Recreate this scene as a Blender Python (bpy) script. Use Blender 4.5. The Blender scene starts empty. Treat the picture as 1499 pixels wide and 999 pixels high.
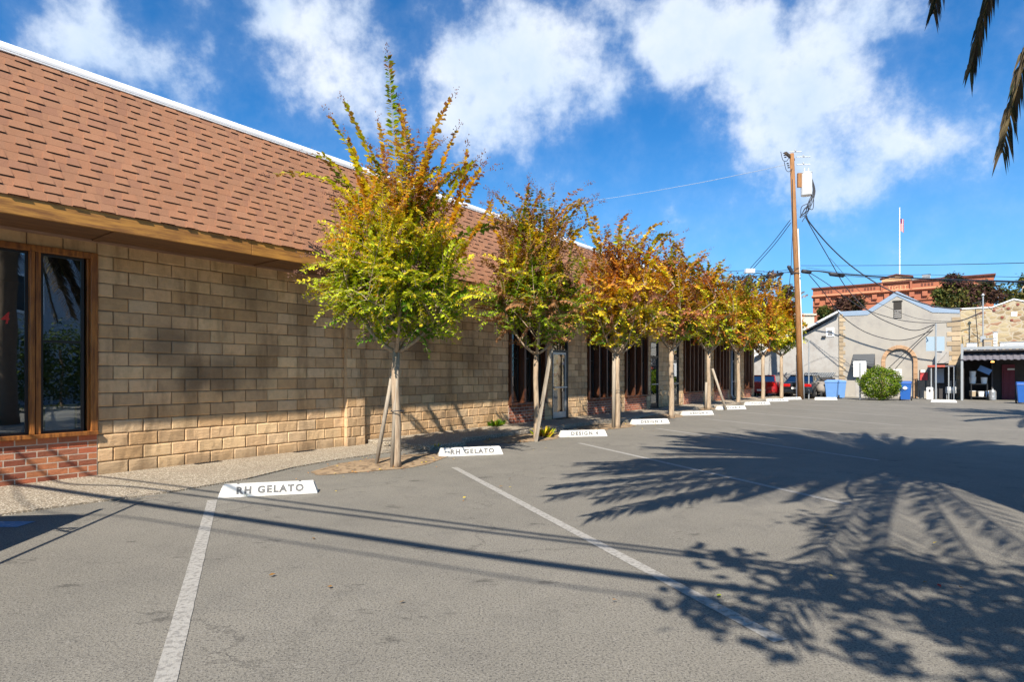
import bpy, math, random
from math import sin, cos, radians as R, pi, sqrt
from mathutils import Vector as V, Matrix, noise
random.seed(7)
S = bpy.context.scene
COL = S.collection
# ------------------------------------------------------------ camera
F = 850.0; HY = 548.0; CH = 1.5          # focal length in photo pixels, horizon row, eye height
cam = bpy.data.cameras.new('camera'); camo = bpy.data.objects.new('camera', cam); COL.objects.link(camo)
camo.location = (0, 0, CH); camo.rotation_euler = (R(90), 0, 0)
cam.sensor_width = 36; cam.lens = 36*F/1499; cam.shift_y = (HY-499.5)/1499; cam.clip_start = .05; cam.clip_end = 3000
S.camera = camo
# ------------------------------------------------------------ sky, sun, exposure
SUN_EL = 44.5; SUN_AZ = 194.0            # azimuth from +Y towards +X
TR = (-sin(R(SUN_AZ)), -cos(R(SUN_AZ)))  # way the shadows run on the ground
K = 1/math.tan(R(SUN_EL))
sun = bpy.data.lights.new('sun', 'SUN'); sun.energy = 5.0; sun.angle = R(.53); sun.color = (1, .915, .79)
suno = bpy.data.objects.new('sun', sun); COL.objects.link(suno)
ld = V((TR[0]*cos(R(SUN_EL)), TR[1]*cos(R(SUN_EL)), -sin(R(SUN_EL))))
suno.rotation_euler = ld.to_track_quat('-Z', 'Y').to_euler(); suno.location = (-10, -40, 40)
S.view_settings.view_transform = 'Standard'; S.view_settings.look = 'None'
S.view_settings.gamma = 1; S.view_settings.use_curve_mapping = False; S.view_settings.exposure = .76
S.render.engine = 'CYCLES'
W = bpy.data.worlds.new('World'); S.world = W; W.use_nodes = True

class N:
    """small node-tree writer"""
    def __init__(s, nt): s.nt = nt; s.L = nt.links
    def n(s, t, **k):
        o = s.nt.nodes.new(t)
        for a, b in k.items(): setattr(o, a, b)
        return o
    def link(s, a, b): s.L.new(a, b)
    def val(s, sock, v):
        if hasattr(v, 'is_output'): s.L.new(v, sock)
        else: sock.default_value = v
    def math(s, op, a, b=0., c=0., clamp=False):
        o = s.n('ShaderNodeMath', operation=op); o.use_clamp = clamp
        s.val(o.inputs[0], a); s.val(o.inputs[1], b)
        if len(o.inputs) > 2: s.val(o.inputs[2], c)
        return o.outputs[0]
    def vmath(s, op, a, b=None, sc=None, out=0):
        o = s.n('ShaderNodeVectorMath', operation=op); s.val(o.inputs[0], a)
        if b is not None: s.val(o.inputs[1], b)
        if sc is not None: s.val(o.inputs['Scale'], sc)
        return o.outputs[out]
    def mix(s, f, a, b, mode='MIX'):
        o = s.n('ShaderNodeMix', data_type='RGBA', blend_type=mode)
        s.val(o.inputs[0], f)
        for i, v in ((6, a), (7, b)):
            if isinstance(v, tuple) and len(v) == 3: v = v+(1,)
            s.val(o.inputs[i], v)
        return o.outputs[2]
    def noise(s, vec, scale, detail=4, rough=.55, out=0):
        o = s.n('ShaderNodeTexNoise'); s.link(vec, o.inputs['Vector'])
        o.inputs['Scale'].default_value = scale; o.inputs['Detail'].default_value = detail; o.inputs['Roughness'].default_value = rough
        return o.outputs[out]
    def ramp(s, f, stops):
        o = s.n('ShaderNodeValToRGB'); s.link(f, o.inputs[0]); e = o.color_ramp.elements
        while len(e) < len(stops): e.new(.5)
        for i, (p, c) in enumerate(stops):
            e[i].position = p; e[i].color = (c if isinstance(c, tuple) else (c, c, c))+(1,)
        return o.outputs[0]
    def smooth(s, v, a, b):
        o = s.n('ShaderNodeMapRange', interpolation_type='SMOOTHSTEP'); s.val(o.inputs[0], v)
        o.inputs[1].default_value = a; o.inputs[2].default_value = b
        return o.outputs[0]

g = N(W.node_tree); W.node_tree.nodes.clear()
sky = g.n('ShaderNodeTexSky', sky_type='NISHITA', sun_disc=False)
sky.sun_elevation = R(SUN_EL); sky.sun_rotation = R(SUN_AZ); sky.air_density = 1.0; sky.dust_density = .4; sky.ozone_density = 3.0
tc = g.n('ShaderNodeTexCoord'); dr = g.vmath('NORMALIZE', tc.outputs['Generated'])
skyc = g.mix(1.0, sky.outputs[0], (.40, 1.40, 2.15), 'MULTIPLY')
sepd = g.n('ShaderNodeSeparateXYZ'); g.link(dr, sepd.inputs[0])
def cdir(px, py): return V(((px-749.5)/F, 1, (HY-py)/F)).normalized()
# cloud banks: direction, angular radius, weight
CL = [(700,140,.15,1.0),(810,90,.17,1.0),(870,60,.12,.8),(640,115,.07,.7),(900,130,.09,.6),(760,170,.12,.8),
      (1010,60,.12,1.0),(1090,60,.12,.9),(1000,110,.08,.6),(1230,40,.13,.9),(1180,95,.13,.8),(1150,175,.16,.9),(1280,200,.15,.7),(1230,130,.12,.6),
      (1330,120,.08,.5),(1400,190,.10,.75),(1440,215,.07,.6),(1180,240,.16,.75),(1100,260,.10,.45),(1320,60,.07,.5),(1060,155,.07,.4),
      (480,60,.13,.8),(500,130,.13,.8),(420,15,.10,.7),(530,30,.08,.6),(560,170,.11,.4),
      (150,60,.12,.8),(210,100,.12,.75),(270,150,.11,.65),(40,35,.07,.5),(500,200,.09,.45),(290,10,.08,.4),(640,8,.06,.5),
      (1380,300,.16,.25),(1480,300,.12,.35),(1020,255,.12,.2),(250,-260,.16,.7),(900,-320,.22,.7),(1750,60,.2,.7),(-350,100,.2,.7),(1900,-400,.2,.7)]
warp = g.vmath('SCALE', g.vmath('SUBTRACT', g.noise(dr, 5.0, 5, .6, 1), (.5, .5, .5)), sc=.12)
dw = g.vmath('ADD', dr, warp)
acc = None
for (px, py, rad, w) in CL:
    c = cdir(px, py)
    dist = g.vmath('DISTANCE', dw, tuple(c), out=1)
    q = g.math('DIVIDE', dist, rad*.88)
    b = g.math('MULTIPLY', g.math('POWER', 2.718, g.math('MULTIPLY', g.math('MULTIPLY', q, q), -1.6)), w)
    acc = b if acc is None else g.math('SMOOTH_MAX', acc, b, .25)
fine = g.noise(dr, 9.0, 8, .62)
fine2 = g.noise(dr, 26.0, 6, .6)
dens = g.math('ADD', g.math('MULTIPLY', acc, .95), g.math('ADD', g.math('MULTIPLY', g.math('SUBTRACT', fine, .5), 1.3), g.math('MULTIPLY', g.math('SUBTRACT', fine2, .5), .4)))
cov = g.math('ADD', g.math('MULTIPLY', g.smooth(dens, .34, .80), .70), g.math('MULTIPLY', g.smooth(dens, .05, .9), .26))
shade = g.ramp(g.noise(dr, 6.0, 5, .6), [(.3, (8.6, 10.6, 13.4)), (.65, (12.6, 13.4, 14.6))])
hz = g.math('MULTIPLY', g.math('SUBTRACT', 1., g.smooth(sepd.outputs[2], -.02, .42)), .50)
skyc = g.mix(hz, skyc, (5.6, 9.6, 13.2))
final = g.mix(g.math('MULTIPLY', cov, .93), skyc, shade)
bg = g.n('ShaderNodeBackground'); g.link(final, bg.inputs[0]); bg.inputs[1].default_value = .048
wo = g.n('ShaderNodeOutputWorld'); g.link(bg.outputs[0], wo.inputs[0])

# ------------------------------------------------------------ pixel <-> place helpers
def gnd(px, py):
    Y = CH*F/(py-HY); return V(((px-749.5)/F*Y, Y, 0))
def at(px, py, Y): return V(((px-749.5)/F*Y, Y, CH+(HY-py)/F*Y))
def proj(p):
    if p[1] < .05: return None
    return (749.5+F*p[0]/p[1], HY-F*(p[2]-CH)/p[1])
def inframe(p, m=12):
    q = proj(p)
    return q is not None and -m < q[0] < 1499+m and -m < q[1] < 999+m

# ------------------------------------------------------------ mesh builder
class MB:
    def __init__(s): s.v = []; s.f = []; s.c = []; s.cur = (1, 1, 1)
    def add(s, pts, faces, col=None):
        b = len(s.v); s.v += [tuple(p) for p in pts]; s.f += [tuple(i+b for i in q) for q in faces]
        s.c += [(col or s.cur)]*len(pts)
        return s
    def box(s, x0, x1, y0, y1, z0, z1, M=None, col=None):
        p = [V(q) for q in ((x0,y0,z0),(x1,y0,z0),(x1,y1,z0),(x0,y1,z0),(x0,y0,z1),(x1,y0,z1),(x1,y1,z1),(x0,y1,z1))]
        if M: p = [M@q for q in p]
        return s.add(p, [(0,3,2,1),(4,5,6,7),(0,1,5,4),(1,2,6,5),(2,3,7,6),(3,0,4,7)], col)
    def hexa(s, p, col=None):
        return s.add(p, [(0,3,2,1),(4,5,6,7),(0,1,5,4),(1,2,6,5),(2,3,7,6),(3,0,4,7)], col)
    def prism(s, poly, fn0, fn1, col=None):
        """poly: list of 2d points; fn0/fn1 map a 2d point to the two ends"""
        n = len(poly); p = [fn0(q) for q in poly]+[fn1(q) for q in poly]
        return s.add(p, [tuple(range(n))[::-1], tuple(range(n, 2*n))]+[(i, (i+1) % n, n+(i+1) % n, n+i) for i in range(n)], col)
    def tube(s, pts, r, sides=8, cap=True, col=None):
        pts = [V(p) for p in pts]; n = len(pts)
        rs = r if isinstance(r, (list, tuple)) else [r]*n
        P = []; Fc = []
        t0 = (pts[1]-pts[0]).normalized(); u = t0.orthogonal().normalized()
        for i, p in enumerate(pts):
            t = (pts[min(i+1, n-1)]-pts[max(i-1, 0)]).normalized()
            u = (u-t*u.dot(t)).normalized(); w = t.cross(u)
            for k in range(sides):
                a = 2*pi*k/sides; P.append(p+(u*cos(a)+w*sin(a))*rs[i])
        for i in range(n-1):
            for k in range(sides):
                a = i*sides+k; b = i*sides+(k+1) % sides; Fc.append((a, b, b+sides, a+sides))
        if cap: Fc.append(tuple(range(sides))[::-1]); Fc.append(tuple(range((n-1)*sides, n*sides)))
        return s.add(P, Fc, col)
    def lathe(s, prof, c=(0,0,0), sides=16, axis='z', col=None):
        c = V(c); P = []; Fc = []
        for (r, h) in prof:
            for k in range(sides):
                a = 2*pi*k/sides
                q = V((r*cos(a), r*sin(a), h))
                if axis == 'y': q = V((q.x, q.z, q.y))
                if axis == 'x': q = V((q.z, q.x, q.y))
                P.append(c+q)
        n = len(prof)
        for i in range(n-1):
            for k in range(sides):
                a = i*sides+k; b = i*sides+(k+1) % sides; Fc.append((a, b, b+sides, a+sides))
        Fc.append(tuple(range(sides))[::-1]); Fc.append(tuple(range((n-1)*sides, n*sides)))
        return s.add(P, Fc, col)
    def build(s, name, m, parent=None, loc=None, smooth=False, bevel=0, label=None):
        me = bpy.data.meshes.new(name)
        L = V(loc) if loc is not None else V((0, 0, 0))
        me.from_pydata([(V(p)-L) if loc is not None else p for p in s.v], [], s.f)
        ca = me.color_attributes.new('tint', 'FLOAT_COLOR', 'POINT')
        flat = []
        for c in s.c: flat += [c[0], c[1], c[2], 1]
        ca.data.foreach_set('color', flat)
        if smooth: me.polygons.foreach_set('use_smooth', [True]*len(me.polygons))
        me.materials.append(m); me.update()
        o = bpy.data.objects.new(name, me); COL.objects.link(o); o.location = L
        if parent: o.parent = parent
        if bevel:
            b = o.modifiers.new('bevel', 'BEVEL'); b.width = bevel; b.segments = 2; b.limit_method = 'ANGLE'
        if label: o['label'] = label
        return o
def tag(o, label=None, cat=None, group=None, kind=None):
    for k, v in (('label', label), ('category', cat), ('group', group), ('kind', kind)):
        if v: o[k] = v
    return o
def empty(name, loc, rz, label, cat, group=None):
    o = bpy.data.objects.new(name, None); COL.objects.link(o); o.location = loc; o.rotation_euler = (0, 0, rz)
    o.empty_display_size = .2
    return tag(o, label, cat, group)
def text_mb(txt, size, spacing=1.0, bold=.012):
    cu = bpy.data.curves.new('t', 'FONT'); cu.body = txt; cu.size = size; cu.space_character = spacing
    cu.align_x = 'CENTER'; cu.align_y = 'CENTER'; cu.resolution_u = 4; cu.offset = size*bold
    o = bpy.data.objects.new('t', cu); COL.objects.link(o)
    bpy.context.view_layer.update()
    me = bpy.data.meshes.new_from_object(o.evaluated_get(bpy.context.evaluated_depsgraph_get()))
    p = [v.co.copy() for v in me.vertices]; f = [tuple(q.vertices) for q in me.polygons]
    bpy.data.objects.remove(o); bpy.data.curves.remove(cu); bpy.data.meshes.remove(me)
    return p, f
def rnd(a, b): return random.uniform(a, b)

# ------------------------------------------------------------ materials
def mat(name, col, rough=.8, var=.15, scale=3, bump=0, bscale=30, metal=0, spec=.5, tint=False, stain=None, grit=0, coat=0):
    m = bpy.data.materials.new(name); m.use_nodes = True; q = N(m.node_tree); m.node_tree.nodes.clear()
    t = q.n('ShaderNodeTexCoord').outputs['Object']
    nz = q.noise(t, scale, 6, .6)
    base = q.mix(nz, tuple(c*(1-var) for c in col), tuple(min(1, c*(1+var)) for c in col))
    if tint:
        a = q.n('ShaderNodeAttribute', attribute_name='tint'); base = q.mix(1., base, a.outputs['Color'], 'MULTIPLY')
    if grit:
        base = q.mix(q.math('MULTIPLY', q.smooth(q.noise(t, 140, 2, .6), .45, .75), grit), base, tuple(c*.35 for c in col))
    if stain:
        sc, lo, hi, scol, amt = stain
        base = q.mix(q.math('MULTIPLY', q.smooth(q.noise(t, sc, 5, .65), lo, hi), amt), base, scol)
    b = q.n('ShaderNodeBsdfPrincipled'); q.link(base, b.inputs['Base Color'])
    b.inputs['Roughness'].default_value = rough; b.inputs['Metallic'].default_value = metal
    b.inputs['Specular IOR Level'].default_value = spec
    if coat: b.inputs['Coat Weight'].default_value = coat
    if bump:
        bp = q.n('ShaderNodeBump'); bp.inputs['Strength'].default_value = bump; bp.inputs['Distance'].default_value = .01
        q.link(q.noise(t, bscale, 6, .65), bp.inputs['Height']); q.link(bp.outputs[0], b.inputs['Normal'])
    o = q.n('ShaderNodeOutputMaterial'); q.link(b.outputs[0], o.inputs[0]); return m

def wood(name, col, dark, rough=.5, sx=(1, 1, 1), amt=1.):
    m = bpy.data.materials.new(name); m.use_nodes = True; q = N(m.node_tree); m.node_tree.nodes.clear()
    t = q.n('ShaderNodeTexCoord').outputs['Object']
    st = q.vmath('MULTIPLY', t, sx)
    nz = q.noise(st, 6, 8, .7); big = q.noise(t, 1.3, 4, .6)
    base = q.mix(q.smooth(nz, .35, .7), col, dark)
    base = q.mix(q.math('MULTIPLY', q.smooth(big, .45, .7), .55*amt), base, dark)
    b = q.n('ShaderNodeBsdfPrincipled'); q.link(base, b.inputs['Base Color']); b.inputs['Roughness'].default_value = rough
    bp = q.n('ShaderNodeBump'); bp.inputs['Strength'].default_value = .35; bp.inputs['Distance'].default_value = .004
    q.link(nz, bp.inputs['Height']); q.link(bp.outputs[0], b.inputs['Normal'])
    o = q.n('ShaderNodeOutputMaterial'); q.link(b.outputs[0], o.inputs[0]); return m

def leafmat(name, trans=.35, rough=.65):
    m = bpy.data.materials.new(name); m.use_nodes = True; q = N(m.node_tree); m.node_tree.nodes.clear()
    a = q.n('ShaderNodeAttribute', attribute_name='tint').outputs['Color']
    d = q.n('ShaderNodeBsdfPrincipled'); q.link(a, d.inputs['Base Color']); d.inputs['Roughness'].default_value = rough
    d.inputs['Specular IOR Level'].default_value = .12
    tr = q.n('ShaderNodeBsdfTranslucent'); q.link(q.mix(1., a, (1.25, 1.15, .8), 'MULTIPLY'), tr.inputs[0])
    mx = q.n('ShaderNodeMixShader'); mx.inputs[0].default_value = trans; q.link(d.outputs[0], mx.inputs[1]); q.link(tr.outputs[0], mx.inputs[2])
    o = q.n('ShaderNodeOutputMaterial'); q.link(mx.outputs[0], o.inputs[0]); return m

def glassmat(name, refl=.3, tintc=(.55, .6, .62), rough=.01):
    m = bpy.data.materials.new(name); m.use_nodes = True; q = N(m.node_tree); m.node_tree.nodes.clear()
    gl = q.n('ShaderNodeBsdfGlossy'); gl.inputs['Roughness'].default_value = rough; gl.inputs['Color'].default_value = (.9, .95, 1, 1)
    tr = q.n('ShaderNodeBsdfTransparent'); tr.inputs[0].default_value = tintc+(1,)
    lw = q.n('ShaderNodeFresnel'); lw.inputs['IOR'].default_value = 1.6
    fac = q.math('ADD', q.math('MULTIPLY', lw.outputs[0], 1.3), refl, clamp=True)
    t = q.n('ShaderNodeTexCoord').outputs['Object']
    bp = q.n('ShaderNodeBump'); bp.inputs['Strength'].default_value = .06; bp.inputs['Distance'].default_value = .02
    q.link(q.noise(t, 1.6, 2, .5), bp.inputs['Height']); q.link(bp.outputs[0], gl.inputs['Normal'])
    mx = q.n('ShaderNodeMixShader'); q.link(fac, mx.inputs[0]); q.link(tr.outputs[0], mx.inputs[1]); q.link(gl.outputs[0], mx.inputs[2])
    o = q.n('ShaderNodeOutputMaterial'); q.link(mx.outputs[0], o.inputs[0]); return m

def asphalt():
    m = bpy.data.materials.new('asphalt'); m.use_nodes = True; q = N(m.node_tree); m.node_tree.nodes.clear()
    t = q.n('ShaderNodeTexCoord').outputs['Object']
    big = q.noise(t, .35, 5, .6); mid = q.noise(t, 2.2, 6, .65); fi = q.noise(t, 70, 3, .7); sp = q.noise(t, 160, 2, .6)
    base = q.ramp(big, [(.3, (.175, .163, .136)), (.7, (.238, .220, .184))])
    base = q.mix(q.math('MULTIPLY', q.smooth(mid, .4, .75), .4), base, (.12, .113, .10))
    base = q.mix(q.math('MULTIPLY', q.smooth(q.noise(t, 18, 4, .7), .5, .75), .35), base, (.30, .28, .25))
    base = q.mix(q.math('MULTIPLY', q.smooth(fi, .46, .66), .85), base, (.055, .052, .05))
    base = q.mix(q.math('MULTIPLY', q.smooth(sp, .58, .7), .9), base, (.42, .40, .36))
    # oil drips and stains where cars stop
    oil = q.noise(q.vmath('MULTIPLY', t, (1, 2.2, 1)), 1.7, 5, .7)
    base = q.mix(q.math('MULTIPLY', q.smooth(oil, .60, .69), .6), base, (.05, .047, .043))
    # hairline cracks
    vo = q.n('ShaderNodeTexVoronoi', feature='DISTANCE_TO_EDGE'); vo.inputs['Scale'].default_value = .33
    wv = q.vmath('ADD', t, q.vmath('SCALE', q.noise(t, 1.5, 6, .7, 1), sc=1.1)); q.link(wv, vo.inputs['Vector'])
    cr = q.math('MULTIPLY', q.math('SUBTRACT', 1., q.smooth(vo.outputs['Distance'], .0015, .008)), q.smooth(big, .42, .55))
    base = q.mix(q.math('MULTIPLY', cr, .45), base, (.05, .047, .043))
    b = q.n('ShaderNodeBsdfPrincipled'); q.link(base, b.inputs['Base Color']); b.inputs['Roughness'].default_value = .88
    b.inputs['Specular IOR Level'].default_value = .25
    bp = q.n('ShaderNodeBump'); bp.inputs['Strength'].default_value = .55; bp.inputs['Distance'].default_value = .006
    q.link(q.math('ADD', fi, q.math('MULTIPLY', sp, .6)), bp.inputs['Height']); q.link(bp.outputs[0], b.inputs['Normal'])
    o = q.n('ShaderNodeOutputMaterial'); q.link(b.outputs[0], o.inputs[0]); return m

def pebble():
    m = bpy.data.materials.new('exposed_aggregate'); m.use_nodes = True; q = N(m.node_tree); m.node_tree.nodes.clear()
    t = q.n('ShaderNodeTexCoord').outputs['Object']
    vo = q.n('ShaderNodeTexVoronoi'); vo.inputs['Scale'].default_value = 55; q.link(t, vo.inputs['Vector'])
    hs = q.n('ShaderNodeSeparateColor'); q.link(vo.outputs['Color'], hs.inputs[0])
    c = q.ramp(hs.outputs[0], [(0., (.10, .08, .06)), (.3, (.36, .30, .22)), (.6, (.50, .44, .34)), (1., (.72, .66, .55))])
    c = q.mix(q.smooth(vo.outputs['Distance'], .35, .6), c, (.22, .18, .13))
    c = q.mix(q.math('MULTIPLY', q.smooth(q.noise(t, 1.4, 5, .6), .45, .75), .5), c, (.25, .20, .15))
    b = q.n('ShaderNodeBsdfPrincipled'); q.link(c, b.inputs['Base Color']); b.inputs['Roughness'].default_value = .8
    bp = q.n('ShaderNodeBump'); bp.inputs['Strength'].default_value = .8; bp.inputs['Distance'].default_value = .008; bp.invert = True
    q.link(vo.outputs['Distance'], bp.inputs['Height']); q.link(bp.outputs[0], b.inputs['Normal'])
    o = q.n('ShaderNodeOutputMaterial'); q.link(b.outputs[0], o.inputs[0]); return m

def blockmat(name, col, soot):
    """split-face block: tint per block, own grain, soot smudges and rain streaks as seen on the wall"""
    m = bpy.data.materials.new(name); m.use_nodes = True; q = N(m.node_tree); m.node_tree.nodes.clear()
    t = q.n('ShaderNodeTexCoord').outputs['Object']
    a = q.n('ShaderNodeAttribute', attribute_name='tint').outputs['Color']
    n1 = q.noise(t, 9, 6, .65); n2 = q.noise(t, 45, 4, .7)
    base = q.mix(n1, tuple(c*.74 for c in col), tuple(c*1.2 for c in col))
    base = q.mix(1., base, a, 'MULTIPLY')
    base = q.mix(q.math('MULTIPLY', q.smooth(n2, .55, .78), .35), base, tuple(c*.45 for c in col))
    if soot:
        sz = q.n('ShaderNodeSeparateXYZ'); q.link(t, sz.inputs[0])
        low = q.math('SUBTRACT', 1., q.smooth(q.math('ADD', sz.outputs[2], q.math('MULTIPLY', q.noise(t, 4, 4, .6), .3)), .15, .38))
        base = q.mix(q.math('MULTIPLY', low, .5), base, (.20, .14, .085))
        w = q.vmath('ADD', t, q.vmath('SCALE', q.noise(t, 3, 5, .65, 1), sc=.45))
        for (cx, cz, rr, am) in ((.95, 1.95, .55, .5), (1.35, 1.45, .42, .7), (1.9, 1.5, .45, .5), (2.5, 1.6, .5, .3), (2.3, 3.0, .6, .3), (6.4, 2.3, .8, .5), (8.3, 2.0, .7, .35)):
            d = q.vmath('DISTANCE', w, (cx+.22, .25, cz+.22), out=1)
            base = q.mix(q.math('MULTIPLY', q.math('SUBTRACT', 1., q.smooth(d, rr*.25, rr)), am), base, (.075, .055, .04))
        st = q.noise(q.vmath('MULTIPLY', t, (1, 1, .25)), 2.5, 5, .65)
        base = q.mix(q.math('MULTIPLY', q.smooth(st, .45, .7), .5), base, (.17, .105, .055))
    b = q.n('ShaderNodeBsdfPrincipled'); q.link(base, b.inputs['Base Color']); b.inputs['Roughness'].default_value = .9
    b.inputs['Specular IOR Level'].default_value = .2
    bp = q.n('ShaderNodeBump'); bp.inputs['Strength'].default_value = .9; bp.inputs['Distance'].default_value = .012
    q.link(q.math('ADD', q.noise(q.vmath('MULTIPLY', t, (.5, 1, 1.6)), 18, 6, .7), q.math('MULTIPLY', n2, .4)), bp.inputs['Height']); q.link(bp.outputs[0], b.inputs['Normal'])
    o = q.n('ShaderNodeOutputMaterial'); q.link(b.outputs[0], o.inputs[0]); return m

def rubble():
    m = bpy.data.materials.new('rubble_stone'); m.use_nodes = True; q = N(m.node_tree); m.node_tree.nodes.clear()
    t = q.n('ShaderNodeTexCoord').outputs['Object']
    w = q.vmath('ADD', q.vmath('MULTIPLY', t, (1, 1, 1.7)), q.vmath('SCALE', q.noise(t, 2.5, 4, .6, 1), sc=.25))
    vo = q.n('ShaderNodeTexVoronoi'); vo.inputs['Scale'].default_value = 2.6; q.link(w, vo.inputs['Vector'])
    ve = q.n('ShaderNodeTexVoronoi', feature='DISTANCE_TO_EDGE'); ve.inputs['Scale'].default_value = 2.6; q.link(w, ve.inputs['Vector'])
    hs = q.n('ShaderNodeSeparateColor'); q.link(vo.outputs['Color'], hs.inputs[0])
    c = q.ramp(hs.outputs[0], [(0., (.22, .15, .08)), (.35, (.42, .32, .17)), (.7, (.50, .42, .26)), (.9, (.30, .11, .06)), (1., (.5, .34, .10))])
    c = q.mix(q.math('MULTIPLY', q.noise(t, 8, 6, .7), .5), c, (.25, .2, .13))
    c = q.mix(q.smooth(ve.outputs['Distance'], .09, .03), c, (.44, .38, .28))
    b = q.n('ShaderNodeBsdfPrincipled'); q.link(c, b.inputs['Base Color']); b.inputs['Roughness'].default_value = .9
    bp = q.n('ShaderNodeBump'); bp.inputs['Strength'].default_value = .9; bp.inputs['Distance'].default_value = .04
    q.link(ve.outputs['Distance'], bp.inputs['Height']); q.link(bp.outputs[0], b.inputs['Normal'])
    o = q.n('ShaderNodeOutputMaterial'); q.link(b.outputs[0], o.inputs[0]); return m

M = {}
M['asphalt'] = asphalt(); M['pebble'] = pebble(); M['rubble'] = rubble()
M['block'] = blockmat('buff_block', (.65, .46, .275), True)
M['brick'] = blockmat('red_brick', (.40, .15, .085), False)
M['mortar'] = mat('mortar', (.24, .175, .115), .95, .3, 12, .4, 60)
M['brickmortar'] = mat('pale_mortar', (.55, .46, .36), .95, .25, 12, .4, 60)
M['shingle'] = mat('shingle', (.335, .168, .096), .92, .24, 1.1, .7, 120, spec=.2, tint=True, grit=.4)
M['fascia'] = wood('fascia_timber', (.52, .25, .055), (.22, .095, .03), .5, (.35, 4, 4))
M['frame'] = wood('stained_wood', (.42, .16, .035), (.12, .04, .012), .35, (5, 5, .35))
M['fin'] = wood('dark_stained_wood', (.13, .045, .018), (.04, .015, .008), .45, (5, 5, .35))
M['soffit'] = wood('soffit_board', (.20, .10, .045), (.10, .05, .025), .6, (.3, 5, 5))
M['white'] = mat('white_metal', (.86, .85, .83), .5, .05, 3)
M['paintstop'] = mat('white_painted_concrete', (.70, .69, .65), .75, .10, 5, .5, 50, stain=(11, .52, .72, (.33, .30, .26), .6))
M['line'] = mat('worn_line_paint', (.34, .325, .295), .85, .15, 6, .5, 90, stain=(30, .45, .62, (.19, .18, .165), .8))
M['letter'] = mat('grey_stencil_paint', (.13, .13, .13), .8, .3, 30, stain=(40, .5, .65, (.4, .39, .37), .5))
M['black'] = mat('black_aluminium', (.02, .02, .022), .35, .2, 3)
M['alu'] = mat('aluminium', (.45, .46, .47), .35, .1, 3, metal=.6)
M['galv'] = mat('galvanised', (.38, .40, .41), .45, .15, 8, metal=.3)
M['glass'] = glassmat('window_glass', .19, (.88, .9, .9))
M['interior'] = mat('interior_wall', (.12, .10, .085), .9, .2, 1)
M['dirt'] = mat('pit_soil', (.30, .21, .125), 1, .4, 6, .9, 40, stain=(9, .45, .62, (.11, .075, .045), .8))
M['kerb'] = mat('kerb_concrete', (.42, .36, .27), .9, .2, 4, .4, 50, stain=(3, .5, .75, (.18, .14, .10), .6))
M['bark'] = wood('pale_bark', (.46, .36, .25), (.25, .17, .11), .85, (6, 6, .6), .5)
M['stake'] = wood('weathered_stake', (.42, .36, .28), (.22, .18, .14), .9, (8, 8, .5), .5)
M['leaf'] = leafmat('crape_leaf', .34)
M['seed'] = mat('seed_husk', (.16, .085, .06), .9, .35, 20, tint=True)
M['palm'] = leafmat('palm_leaflet', .12, .6)
M['palmtrunk'] = mat('palm_trunk', (.16, .115, .075), .95, .4, 9, .9, 14)
M['stucco'] = mat('grey_stucco', (.38, .352, .305), .92, .10, 1.4, .3, 40, stain=(1.1, .45, .75, (.27, .25, .235), .7))
M['stucco2'] = mat('patched_stucco', (.40, .385, .36), .92, .14, 1.2, .4, 20, stain=(1.6, .42, .7, (.30, .27, .24), .65))
M['quoin'] = mat('sandstone', (.42, .33, .22), .9, .25, 6, .5, 30, tint=True)
M['archstone'] = mat('arch_sandstone', (.45, .28, .16), .9, .2, 6, .5, 30, tint=True)
M['bluemetal'] = mat('blue_grey_flashing', (.27, .35, .45), .5, .12, 2, metal=.1)
M['redbrick'] = mat('far_red_brick', (.36, .125, .065), .9, .25, .8, .5, 12, stain=(.5, .45, .7, (.32, .10, .06), .6))
M['tan'] = mat('terracotta_trim', (.58, .33, .17), .9, .15, 2)
M['darkslot'] = mat('dark_brick', (.14, .05, .035), .95, .2, 2)
M['awning'] = mat('charcoal_canvas', (.075, .08, .085), .8, .1, 3)
M['pole'] = wood('pole_timber', (.38, .18, .065), (.16, .075, .03), .85, (9, 9, .3), .6)
M['cable'] = mat('black_cable', (.02, .022, .03), .6, .1, 3)
M['palecable'] = mat('pale_wire', (.55, .58, .6), .5, .1, 3)
M['tank'] = mat('transformer_paint', (.66, .68, .68), .4, .05, 3)
M['bluebin'] = mat('blue_plastic', (.02, .11, .40), .45, .1, 4)
M['skybin'] = mat('faded_blue_plastic', (.14, .30, .62), .5, .12, 4)
M['shrub'] = leafmat('shrub_leaf', .2)
M['tyre'] = mat('tyre', (.02, .02, .02), .85, .2, 9)
M['rim'] = mat('rim', (.45, .45, .46), .3, .05, 3, metal=.7)
M['carglass'] = glassmat('car_glass', .25, (.12, .14, .15))
M['maroon'] = mat('maroon_door', (.16, .012, .03), .5, .15, 3)
M['board'] = mat('dark_shed_board', (.055, .05, .05), .85, .3, 4)
M['clap'] = mat('clapboard', (.42, .46, .50), .7, .08, 2)
M['metalroof'] = mat('weathered_tin', (.17, .16, .18), .6, .35, 5, .4, 20, metal=.3)

# ------------------------------------------------------------ GROUND
def sheet(name, pts, z, m, kind='structure', n=None):
    b = MB(); b.add([(x, y, z) for x, y in pts], [tuple(range(len(pts)))])
    return tag(b.build(name, m), kind=kind)
sheet('ground', [(-900, -900), (900, -900), (900, 900), (-900, 900)], -.02, M['kerb'])
LOT = sheet('parking_lot', [(-30, -30), (60, -30), (60, 20), (45, 60), (5, 60), (-30, 30)], 0, M['asphalt'])

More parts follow.
